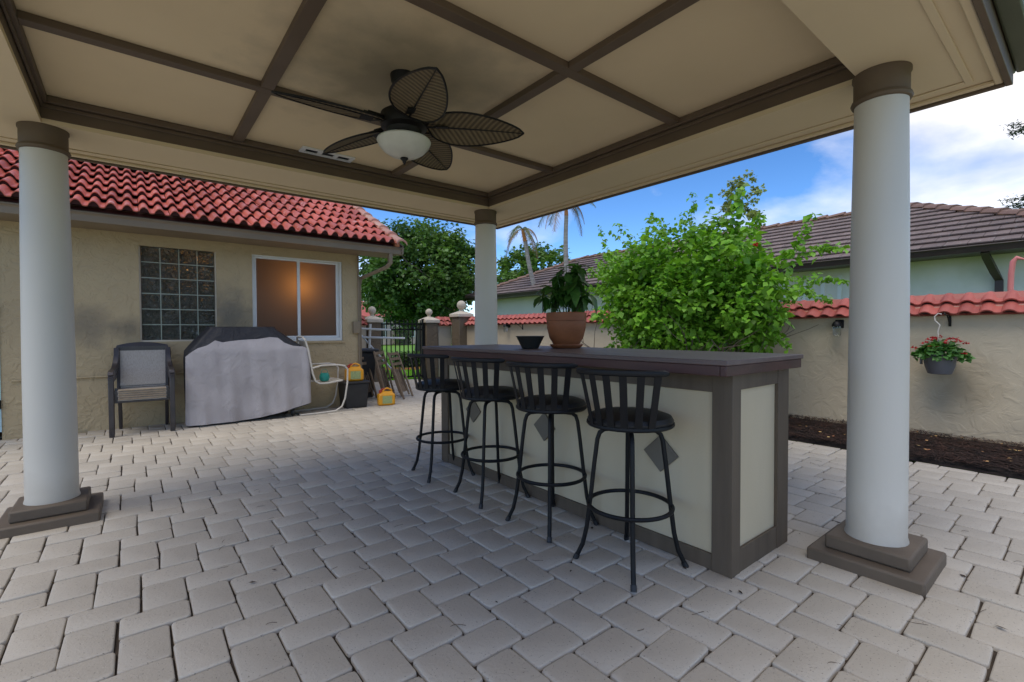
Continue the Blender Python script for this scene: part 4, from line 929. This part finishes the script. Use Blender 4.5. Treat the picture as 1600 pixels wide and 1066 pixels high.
# storage bin and fuel cans
bn = thing('storage_bin', 'black plastic storage bin against the house corner', 'bin', (2.87, 7.76, 0))
def taper(x0, x1, y0, y1, z0, z1, k):
    return MB().add([(x0+k,y0+k,z0),(x1-k,y0+k,z0),(x1-k,y1-k,z0),(x0+k,y1-k,z0),(x0,y0,z1),(x1,y0,z1),(x1,y1,z1),(x0,y1,z1)], [(3,2,1,0),(4,5,6,7),(0,1,5,4),(1,2,6,5),(2,3,7,6),(3,0,4,7)])
part('body', taper(2.66,3.06,7.58,7.94,0,.40,.03), M['black_plastic'], bn, bevel=.012); part('lid', MB().box((2.64,7.56,.401),(3.08,7.96,.435)), M['black_plastic'], bn, bevel=.010)
def fuel_can(x, y, z, a, label):
    t_ = thing('fuel_can', label, 'fuel can', (x, y, z), 'yellow fuel cans', R(a))
    part('body', MB().box((-.14,-.085,0),(.14,.085,.20)), M['yellow'], t_, world=False, bevel=.028)
    part('shoulder', MB().add([(-.12,-.065,.195),(.12,-.065,.195),(.12,.065,.195),(-.12,.065,.195),(-.05,-.03,.235),(.09,-.03,.235),(.09,.03,.235),(-.05,.03,.235)], [(0,1,5,4),(1,2,6,5),(2,3,7,6),(3,0,4,7),(4,5,6,7)]), M['yellow'], t_, world=False, bevel=.01)
    part('handle', MB().tube([(.10,0,.20),(.085,0,.26),(.02,0,.285),(-.03,0,.27),(-.06,0,.225)], .015, 8), M['yellow'], t_, world=False)
    part('spout', MB().tube([(-.09,0,.20),(-.09,0,.255)], .028, 14).tube([(-.09,0,.255),(-.045,0,.275),(.01,0,.272)], .014, 8), M['red_plastic'], t_, world=False)
    part('sticker', MB().add([(-.075,-.0865,.035),(.085,-.0865,.035),(.085,-.0865,.165),(-.075,-.0865,.165)], [(0,1,2,3)]), M['can_label'], t_, world=False)
fuel_can(2.86, 7.72, .4365, -8, 'yellow fuel can standing on the black storage bin'); fuel_can(3.36, 7.60, 0, -12, 'yellow fuel can standing on the paving by the bin')
# waste bin and folded things beyond the house corner
wb = thing('waste_bin', 'dark lidded waste bin behind the folded wooden chairs', 'bin', (3.42, 8.85, 0))
part('body', taper(3.22,3.62,8.6,9.05,0,.86,.05), M['black_plastic'], wb, bevel=.015); part('lid', MB().box((3.19,8.56,.861),(3.66,9.09,.92)), M['black_plastic'], wb, bevel=.02)
def folded_chair(x, y, lean, rz_, label, n_sl):
    t_ = thing('folded_chair', label, 'folded chair', (x, y, 0), 'folded wooden chairs', R(rz_))
    ct, sn = math.cos(R(lean)), math.sin(R(lean))
    def P(u, v, d): return (u, -v*sn*1.0+d*ct, v*ct+d*sn)
    for u in (-.2, .2): part('leg', MB().bar(P(u,0,0), P(u,.92,0), .042, .026, (0,1,0)), M['wood'], t_, world=False, bevel=.004)
    for u in (-.165, .165): part('seat_rail', MB().bar(P(u,.06,.04), P(u,.62,.045), .036, .024, (0,1,0)), M['wood'], t_, world=False, bevel=.004)
    for k in range(n_sl): part('slat', MB().bar(P(-.145+.29*k/(n_sl-1),.14,.065), P(-.145+.29*k/(n_sl-1),.60,.07), .042, .014, (0,1,0)), M['wood'], t_, world=False)
    for v in (.68, .78, .88): part('back_slat', MB().bar(P(-.18,v,.0), P(.18,v,.0), .05, .016, (0,1,0)), M['wood'], t_, world=False)
folded_chair(4.05, 8.15, -20, 40, 'slatted wooden folding chair leaning outermost of the folded three', 6); folded_chair(3.42, 8.40, -15, 36, 'wooden folding chair of the folded three beside the house corner', 5); folded_chair(3.74, 8.24, -15, 44, 'wooden folding chair leaning in the middle of the folded three', 5)
rk = thing('drying_rack', 'white folding rack leaning at the house corner', 'rack', (3.5, 9.2, 0))
part('pole', MB().tube([(3.18,9.25,1.62),(4.25,8.95,.30)], .018, 8), M['white'], rk); part('pole', MB().tube([(3.68,9.1,.92),(3.70,9.08,1.40)], .026, 8), M['white'], rk); part('pole', MB().tube([(4.25,8.95,.30),(4.32,8.93,0)], .018, 8), M['white'], rk)
for z in (1.30, 1.13): part('cross_bar', MB().tube([(3.2,9.2,z+.02),(4.35-.3*(z > 1.2),8.9,z-.02)], .020, 8), M['white'], rk)

# ------------------------------------------------------------------ neighbour's house beyond the wall
NX, NZ, RXX, RZZ = 10.7, 2.60, 14.0, 4.07; YN, YF = -.42, 16.3
nb_ = thing('neighbour_house', 'pale house beyond the wall with brown flat-tile hip roof', 'house', (13, 6, 0))
part('wall', MB().box((11.25,YN+.6,0),(16.7,YF-.6,2.52)), M['white_wall'], nb_, smooth=False)
part('soffit_board', MB().box((NX+.02,YN+.05,2.49),(11.25,YF-.05,2.515)), M['dark_gutter'], nb_)
part('gutter', MB().prism([(NX-.10,YN,2.60),(NX-.085,YN,2.60),(NX-.075,YN,2.575),(NX-.05,YN,2.49),(NX+.05,YN,2.485),(NX+.05,YN,2.59)], (0,YF-YN,0)), M['dark_gutter'], nb_, smooth=False)
part('gutter_lip', MB().box((NX-.106,YN,2.588),(NX-.096,YF,2.604)), M['flat_tile'], nb_)
dkk = MB(); A_ = [(NX,YN,NZ-.02),(NX,YF,NZ-.02),(RXX,YF-3.3,RZZ-.03),(RXX,YN+3.3,RZZ-.03),(17.3,YN,NZ-.02),(17.3,YF,NZ-.02)]
dkk.add(A_, [(0,3,2,1),(0,4,3),(1,2,5),(4,5,2,3)]); nroof = part('roof', dkk, M['roof_under'], nb_, smooth=False)
dn = Vector((RXX-NX, 0, RZZ-NZ)); SL = dn.length; dn.normalize(); NC = 11; cl_ = SL/NC; TW2 = .30
nrm_ = Vector((-dn.z, 0, dn.x))
def flat_tile_mb(mb, x_off, yc, wv, tone=None):
    pass
tl_me = MB().add(*(lambda hw_, L_: ([(0,-hw_,.036),(0,hw_,.036),(L_,hw_,-.004),(L_,-hw_,-.004),(.0,-hw_,.018),(.0,hw_,.018),(.05,-hw_,-.03),(.05,hw_,-.03)], [(3,2,1,0),(0,1,5,4),(4,5,7,6)]))(TW2/2-.003, cl_+.03), .5).mesh('tile', smooth=False); tl_me.materials.append(M['flat_tile'])
ori = Matrix((dn, Vector((0,1,0)), nrm_)).transposed()
lst = []
for c_ in range(NC):
    u = cl_*c_; y_lo = YN+3.3*u/SL; y_hi = YF-3.3*u/SL; k = 0; y = y_lo+TW2/2-(TW2/2 if c_ % 2 else 0)
    while y < y_hi:
        if y > y_lo+.02:
            p = Vector((NX,0,NZ))+dn*(u-.03)+nrm_*.03; p.y = y; q = proj(p)
            vis = q[0] > 1405 or q[0] < 965; lst.append((q[2] if vis and q[0] < 1640 else 999, p, y))
        y += TW2
lst.sort(key=lambda a: a[0]); rest2 = MB()
for i, (d_, p, y) in enumerate(lst):
    jit = tr_.uniform(-.006,.006)
    if i < 300 and d_ < 900:
        o = bpy.data.objects.new('tile', tl_me); C.objects.link(o); o.parent = nroof; o.location = p-Vector((13,6,0))+dn*jit; o.rotation_euler = ori.to_euler()
    else:
        vv = [ori @ Vector(v.co)+p+dn*jit for v in tl_me.vertices]; rest2.add(vv, [tuple(f.vertices) for f in tl_me.polygons], tr_.random())
o = part('tiling', rest2, M['flat_tile'], nroof, smooth=False); o['kind'] = 'stuff'
def caps(p, q, n_, nm='ridge_tile'):
    p, q = Vector(p), Vector(q); d = (q-p)/n_; s_ = Vector((d.y, -d.x, 0)).normalized(); u = s_.cross(d).normalized()
    if u.z < 0: u = -u
    for i in range(n_):
        a = p+d*i; b_ = a+d*1.12; mb = MB(); k = 5; vs = []
        for (c_, r_, lift) in ((a, .135, .035), (b_, .115, .005), (a, .12, .005)):
            for j in range(k): t = math.pi*j/(k-1); vs.append(c_+s_*(r_*math.cos(t))+u*(r_*.62*math.sin(t)+lift))
        mb.add(vs, [(j, j+1, k+j+1, k+j) for j in range(k-1)]+[(2*k+j, 2*k+j+1, j+1, j) for j in range(k-1)])
        part(nm, mb, M['ridge_tile'], nroof)
for a_, b_ in (((NX,YN,NZ+.02),(RXX,YN+3.3,RZZ-.0)), ((RXX,YN+3.3,RZZ-.0),(RXX,YF-3.3,RZZ-.0)), ((NX,YF,NZ+.02),(RXX,YF-3.3,RZZ-.0))): part('mortar', MB().tube([a_, b_], .092, 8), M['ridge_mortar'], nroof)
caps((NX,YN,NZ+.03),(RXX,YN+3.3,RZZ+.02),13); caps((RXX,YN+3.3,RZZ+.02),(RXX,YF-3.3,RZZ+.02),26); caps((NX,YF,NZ+.03),(RXX,YF-3.3,RZZ+.02),13)
part('downspout', rect_tube(MB(), [(NX,1.18,2.49),(NX+.05,1.17,2.42),(NX+.32,1.10,2.18),(NX+.49,1.06,2.05),(NX+.49,1.06,.0)], .10, .075, (0,1,0)), M['dark_gutter'], nb_)
for y0, y1, z0, z1, lb in ((7.75,8.35,1.3,2.25,1),):
    wf = part('window', MB().box((11.20,y0-.06,z0-.06),(11.26,y0,z1+.06)).box((11.20,y1,z0-.06),(11.26,y1+.06,z1+.06)).box((11.20,y0,z1),(11.26,y1,z1+.06)).box((11.20,y0,z0-.06),(11.26,y1,z0)), M['white'], nb_)
    part('pane', MB().box((11.235,y0,z0),(11.245,y1,z1)), M['dark_glass'], wf)
for y in (2.7, 3.0, 3.3, 3.6, 3.95, 4.35): part('shutter_board', MB().box((11.22,y,1.0),(11.249,y+.07,2.35)), M['white'], nb_)
part('utility_panel', MB().box((11.12,10.9,1.1),(11.249,11.5,1.95)), M['white'], nb_, bevel=.01)
part('conduit', MB().tube([(11.2,11.65,.0),(11.2,11.65,2.49)], .025, 8).tube([(11.2,12.2,.0),(11.2,12.2,2.49)], .02, 8), M['dark_gutter'], nb_)
pk = [at_x(p[0], p[1], 9.3) for p in ((1581,520),(1579,450),(1580,428),(1583,409),(1589,403),(1600,405),(1640,414))]
solo('pink_pipe', MB().tube(pk, [.032,.032,.032,.032,.030,.012,.010], 12), M['pink'], 'pink bent standpipe rising behind the garden wall coping', 'pipe', tuple(pk[0]))

# ------------------------------------------------------------------ plants and trees
sr = random.Random(31)
def branch(mb, p, d, L_, r_, depth, rg, tips, spread=.7, up_=.25):
    pts = [Vector(p)]; dd = Vector(d).normalized(); k = 5
    for i in range(k):
        dd = (dd+Vector((rg.gauss(0,.14), rg.gauss(0,.14), rg.gauss(0,.10)+up_*.1))).normalized(); pts.append(pts[-1]+dd*L_/k)
    mb.tube(pts, [r_*(1-.55*i/k) for i in range(k+1)], 6 if r_ > .02 else 5, cap=False)
    tips.append(pts[-1]); tips.append(pts[-2])
    if depth:
        for q in range(3):
            a = Vector((rg.gauss(0,1), rg.gauss(0,1), rg.gauss(0,.6)+up_)).normalized()
            branch(mb, pts[2+q], (dd+a*spread*1.3).normalized(), L_*rg.uniform(.55,.8), r_*.5, depth-1, rg, tips, spread, up_)
# big leafy shrub in the bed
SXc, SYc = 6.25, 3.85
sh = thing('shrub', 'large bright green leafy shrub growing in the bed behind the bar', 'shrub', (SXc, SYc, 0))
bm = MB(); tips = []
for k in range(11):
    a = 6.283*k/11; branch(bm, (SXc+.07*math.cos(a), SYc+.14*math.sin(a), .0), (.22*math.cos(a)-.05, .75*math.sin(a), 1), 1.25, .024, 2, sr, tips, .75)
part('branches', bm, M['bark'], sh)
fo = MB()
def shoot(p0, p1, n_, size, sag=.1, tone=None):
    p0, p1 = Vector(p0), Vector(p1)
    for i in range(n_):
        u = i/n_; p = p0.lerp(p1, u)+Vector((0,0,sag*math.sin(math.pi*u)))+Vector((sr.gauss(0,.05), sr.gauss(0,.05), sr.gauss(0,.05)))*(1.2-u)
        one_leaf(fo, p, size*sr.uniform(.7,1.25), sr, None, .35, .40)
for k in range(430):     # leafy clumps through an uneven ellipsoid
    d = Vector((sr.gauss(0,1), sr.gauss(0,1), sr.gauss(0,1))).normalized(); q = sr.uniform(.35,1.03)
    c = Vector((SXc+d.x*.72*q, SYc-.02+d.y*1.42*q, 1.72+d.z*1.02*q))
    if c.z < .62: continue
    if c.x > 6.95 and c.z < 1.75: c.x = 6.9-.2*sr.random()
    n_ = sr.randrange(34, 64); rr = sr.uniform(.14,.28); sz = sr.uniform(.05,.11)
    for i in range(n_):
        e = Vector((sr.gauss(0,1), sr.gauss(0,1), sr.gauss(0,.8))).normalized()*rr*sr.random()**.5
        p = c+e
        if p.x > 7.04 and p.z < 1.75: continue
        one_leaf(fo, p, sz*sr.uniform(.7,1.4), sr, e.normalized()*.6+d*.4, .3, .40)
for k in range(46):      # loose outward sprays
    d = Vector((sr.gauss(0,1), sr.gauss(0,1), abs(sr.gauss(0,.8))+.1)).normalized(); b0 = Vector((SXc+d.x*.55, SYc+d.y*1.2, 1.75+d.z*.8)); L_ = sr.uniform(.35,.75)
    e = b0+d*L_+Vector((0,0,-.12*sr.random()))
    if e.x > 7.0 and e.z < 1.75: continue
    shoot(b0, e, int(26*L_/.5), .07, .05)
for (px_, py_, qx, qy, X_, n_, s_) in ((1140,400,1160,288,6.2,46,.12),(1112,400,1108,300,6.3,24,.075),(1010,400,1018,330,6.2,26,.09),(1230,420,1270,330,6.2,34,.10),(1230,400,1318,385,6.2,60,.085),(1240,440,1322,440,6.2,60,.07),(960,430,936,352,6.2,40,.07),(1220,450,1300,470,6.1,50,.07),(1000,520,945,545,6.0,40,.07),(1200,520,1235,545,6.2,40,.07),(1170,380,1190,330,6.3,26,.09)):
    shoot(at_x(px_, py_, X_), at_x(qx, qy, X_), int(n_*1.5), s_, .03)
part('foliage', fo, M['leaf_shrub'], sh, ang=80)
for (px_, py_) in ((1182,381),):
    fw = MB(); c = at_x(px_, py_, 5.75)
    for k in range(8): one_leaf(fw, c+Vector((sr.gauss(0,.012), sr.gauss(0,.012), sr.gauss(0,.012))), .035, sr, None, 0, .5)
    part('flower', fw, M['flower'], sh)
def tree(name, label, base, trunk_h, trunk_r, crown_c, radii, clumps, per, lsize, mat_, rg, group=None, zmin=None, depth=2):
    t_ = thing(name, label, 'tree', base, group)
    tb = MB(); tips = []; b_ = Vector(base); top_ = Vector((crown_c[0], crown_c[1], crown_c[2]-radii[2]*.5))
    pts = [b_+(top_-b_)*u+Vector((.1*math.sin(5*u), .1*math.cos(4*u), 0))*u for u in (0,.25,.5,.75,1)]
    tb.tube(pts, [trunk_r*(1.25,1,.85,.7,.5)[i] for i in range(5)], 10)
    for k in range(7):
        d = Vector((rg.gauss(0,1), rg.gauss(0,1), rg.uniform(.2,1.2))).normalized()
        branch(tb, pts[3]+(pts[4]-pts[3])*rg.random(), d, radii[0]*.75, trunk_r*.4, depth-1, rg, tips)
    part('trunk', tb, M['bark'], t_)
    mb = MB(); c0 = Vector(crown_c)
    for k in range(clumps):
        d = Vector((rg.gauss(0,1), rg.gauss(0,1), rg.gauss(0,1))).normalized(); q = rg.uniform(.45,1.0)**.7
        c = c0+Vector((d.x*radii[0]*q, d.y*radii[1]*q, d.z*radii[2]*q)); rr = rg.uniform(.10,.24)*radii[0]; tn = rg.random()
        if zmin is not None and c.z < zmin: continue
        for i in range(per):
            e = Vector((rg.gauss(0,1), rg.gauss(0,1), rg.gauss(0,.7))).normalized()*rr*rg.random()**.45
            one_leaf(mb, c+e, lsize*rg.uniform(.7,1.3), rg, e.normalized()*.5+d*.5, .15, .42, min(1, max(0, .5*tn+.5*rg.random())))
    part('crown', mb, mat_, t_, ang=80)
    return t_
p = at(655, 520, 20.5); tree('leafy_tree', 'big dark green leafy tree standing behind the iron gate', (p.x, p.y, -.06), 1.9, .2, (p.x, p.y, 3.75), (2.75,2.75,2.15), 430, 80, .155, M['leaf_tree'], random.Random(41), zmin=1.75)
p = at(838, 520, 46); tree('far_tree', 'light green far tree seen between the palm trunks', (p.x, p.y, -.06), 3, .3, (p.x, p.y, 6.4), (4.0,4.0,3.1), 150, 60, .36, M['leaf_far'], random.Random(42), 'far trees')
p = at(545, 520, 48); tree('far_tree', 'far tree showing past the house corner under the gutter', (p.x, p.y, -.06), 2, .25, (p.x, p.y, 3.2), (3.6,3.0,2.2), 80, 50, .34, M['leaf_far'], random.Random(43), 'far trees')
p = at(1158, 520, 19); tree('wispy_tree', 'thin wispy tree rising behind the shrub and tiled roof', (p.x, p.y, -.06), 4, .14, (p.x, p.y, 6.0), (.8,.8,1.75), 60, 34, .12, M['leaf_gum'], random.Random(44), zmin=3.6)
p = at(1185, 520, 22); tree('wispy_tree', 'small dark crown peeping over the roof ridge beside the wispy tree', (p.x, p.y, -.06), 4, .14, (p.x, p.y, 5.3), (.75,.75,.9), 34, 40, .15, M['leaf_tree'], random.Random(45))
# pine at the edge of the view
p = at(1700, 520, 13); pine = thing('pine_tree', 'dark pine tree reaching in beside the pavilion eave', 'tree', (p.x, p.y, -.06)); pr3 = random.Random(8)
part('trunk', MB().tube([(p.x,p.y,-.06),(p.x+.1,p.y,4),(p.x,p.y+.1,9.5)], [.2,.15,.05], 10), M['bark'], pine)
nd_ = MB(); bb = MB()
for (px_, py_, n_) in ((1588,60,60),(1584,205,60),(1578,196,40),(1580,322,70),(1573,312,50),(1592,330,60),(1592,20,40),(1650,150,80),(1660,260,80),(1640,90,60),(1630,310,60)):
    tip = at(px_, py_, 12.6); o_ = Vector((p.x, p.y, tip.z+.25)); bb.tube([o_, o_.lerp(tip,.5)+Vector((0,0,.06)), tip], [.035,.02,.008], 6)
    for k in range(n_*5):
        u = pr3.uniform(.45,1.0); c = o_.lerp(tip, u)+Vector((pr3.gauss(0,.09), pr3.gauss(0,.09), pr3.gauss(0,.05)))
        one_leaf(nd_, c, pr3.uniform(.07,.14), pr3, (tip-o_).normalized(), .0, .16)
part('branches', bb, M['bark'], pine); part('crown', nd_, M['needle'], pine)
# palms with worn fronds
def palm(base, top_, label, rg, nf, green, L_=1.5):
    t_ = thing('palm_tree', label, 'palm tree', tuple(base), 'palm trees beyond the wall'); base, top_ = Vector(base), Vector(top_)
    n_ = 12; pts = [base.lerp(top_, i/n_)+Vector((.06*math.sin(i*.5), .05*math.sin(i*.35), 0)) for i in range(n_+1)]
    part('trunk', MB().tube(pts, [.115-.045*i/n_ for i in range(n_+1)], 10), M['palm_bark'], t_)
    part('crown_shaft', MB().tube([pts[-1], pts[-1]+(top_-base).normalized()*.45], [.075,.05], 10), M['orange_stem'], t_)
    tp = pts[-1]+(top_-base).normalized()*.45
    for k in range(nf):
        a = 6.283*k/nf+rg.uniform(-.3,.3); dead = rg.random() > green; el = rg.uniform(.2,1.0) if not dead else rg.uniform(-.3,.5); L2 = L_*rg.uniform(.75,1.1)
        d = Vector((math.cos(a), math.sin(a), el)).normalized(); sp_ = []; q = tp.copy(); dd = d.copy()
        for i in range(9): sp_.append(q.copy()); q += dd*L2/8; dd = (dd+Vector((0,0,-.26 if not dead else -.42))).normalized()
        mb = MB().tube(sp_, [.018-.0015*i for i in range(9)], 5)
        for i in range(2, 9):
            for w2 in range(4):
                for s_ in (-1, 1):
                    b0 = sp_[i-1].lerp(sp_[i], w2/4); ax = (sp_[i]-sp_[i-1]).normalized(); sd_ = ax.cross(Vector((0,0,1))).normalized()*s_
                    e = b0+(sd_*.75+ax*.45+Vector((0,0,-.75 if dead else -.45))*rg.uniform(.6,1.3)).normalized()*L2*.30*math.sin(math.pi*min(1,(i+1)/10.5))*rg.uniform(.7,1.1); wv = ax*.014
                    mb.add([b0-wv, b0+wv, e], [(0,1,2)])
        part('frond', mb, M['dead_frond'] if dead else M['frond'], t_)
palm(at(858, 540, 17.0), at(820, 378, 17.0), 'leaning palm with brown drooping fronds and orange crownshaft', random.Random(51), 9, .3, 1.25)
palm(at(891, 540, 16.2), at(884, 338, 16.2), 'straight palm with fronds hidden up behind the pavilion eave', random.Random(57), 11, .55, 1.45)
# clipped hedge, far house and path beyond the gate
def hedge(name, label, c, half, n_, ls, mat_, rg):
    t_ = thing(name, label, 'hedge', (c[0], c[1], -.06)); mb = MB(); core = MB().box((c[0]-half[0]*.8,c[1]-half[1]*.8,-.06),(c[0]+half[0]*.8,c[1]+half[1]*.8,half[2]*1.75))
    part('stems', core, M['bark'], t_)
    for k in range(n_):
        f_ = rg.randrange(5); u, v, w_ = rg.uniform(-1,1), rg.uniform(-1,1), rg.uniform(0,2); dj = rg.uniform(.82,1.08)
        if f_ < 2: p_ = (u*half[0], -half[1]*dj, w_*half[2])
        elif f_ == 2: p_ = (-half[0]*dj, v*half[1], w_*half[2])
        elif f_ == 3: p_ = (half[0]*dj, v*half[1], w_*half[2])
        else: p_ = (u*half[0], v*half[1], 2*half[2]*dj)
        one_leaf(mb, Vector((c[0]+p_[0], c[1]+p_[1], p_[2])), ls*rg.uniform(.7,1.3), rg, None, .1)
    part('foliage', mb, mat_, t_, ang=80)
c = at(650, 560, 17.0); hedge('hedge', 'low clipped hedge on the lawn behind the gate', (c.x+.55, c.y+.4, 0), (1.15,.5,.24), 2600, .08, material('leaf_hedge', (.06,.12,.03), (.10,.19,.045), 5, .5, tone=.5, trans=(.8,.9,.4)), random.Random(61))
mr_ = MB(); mr_.lathe([(1.75,-.05),(1.7,-.03),(.01,-.02)], (c.x+.5,c.y-.05,0), 30, 1, .55); struct('mulch_ring', mr_, material('red_mulch', (.30,.10,.03), (.22,.07,.02), 30, .95, .01, 60))
fh = thing('far_house', 'pink far house with pale trim glimpsed through the iron gate', 'house', tuple(at(640, 520, 46)))
q = at(640, 520, 46); part('wall', MB().box((q.x-7,q.y,0),(q.x+6,q.y+6,2.6)), M['pink_wall'], fh, smooth=False)
part('roof', MB().prism([(q.x-7.5,q.y-.6,2.55),(q.x-7.5,q.y+6.6,2.55),(q.x-7.5,q.y+3,4.2)], (14,0,0)), M['coping'], fh, smooth=False)
part('fascia', MB().box((q.x-7.5,q.y-.64,2.42),(q.x+6.5,q.y-.601,2.62)), M['cast'], fh)
for dx in (-3.2, -.2, 2.4):
    wf = part('window', MB().box((q.x+dx-.75,q.y-.06,.7),(q.x+dx+.75,q.y-.01,2.1)), M['white'], fh); part('pane', MB().box((q.x+dx-.66,q.y-.08,.79),(q.x+dx+.66,q.y-.062,2.01)), M['dark_glass'], wf)
for dx, s_ in ((-1.2,1.5),(3.4,1.1)):
    hedge('bush', ('rounded dark bush against the far pink house', 'wider dark bush against the far pink house')[dx > 0], (q.x+dx,q.y-.9,0), (.5*s_,.4,.8), 700, .15, M['leaf_tree'], random.Random(int(70+dx)))
p2 = thing('red_roof_house', 'far house with pink-red roof glimpsed past the house corner', 'house', tuple(at(562, 520, 30))); q = at(562, 520, 30)
part('wall', MB().box((q.x-5,q.y,0),(q.x+.6,q.y+5,2.3)), M['pink_wall'], p2, smooth=False); part('roof', MB().add([(q.x-5.5,q.y-.5,2.2),(q.x+1.1,q.y-.5,2.2),(q.x-1.2,q.y+2.5,4.0),(q.x-5.5,q.y+2.5,4.0),(q.x+1.1,q.y+5.5,2.2),(q.x-5.5,q.y+5.5,2.2)], [(0,1,2,3),(1,4,2),(3,2,4,5)]), M['coping'], p2, smooth=False)
pa = MB(); a = at(599, 545, 24); pa.box((a.x-6,a.y-.6,-.056),(a.x+2.2,a.y+1.0,-.05)); struct('path', pa, M['asphalt'])
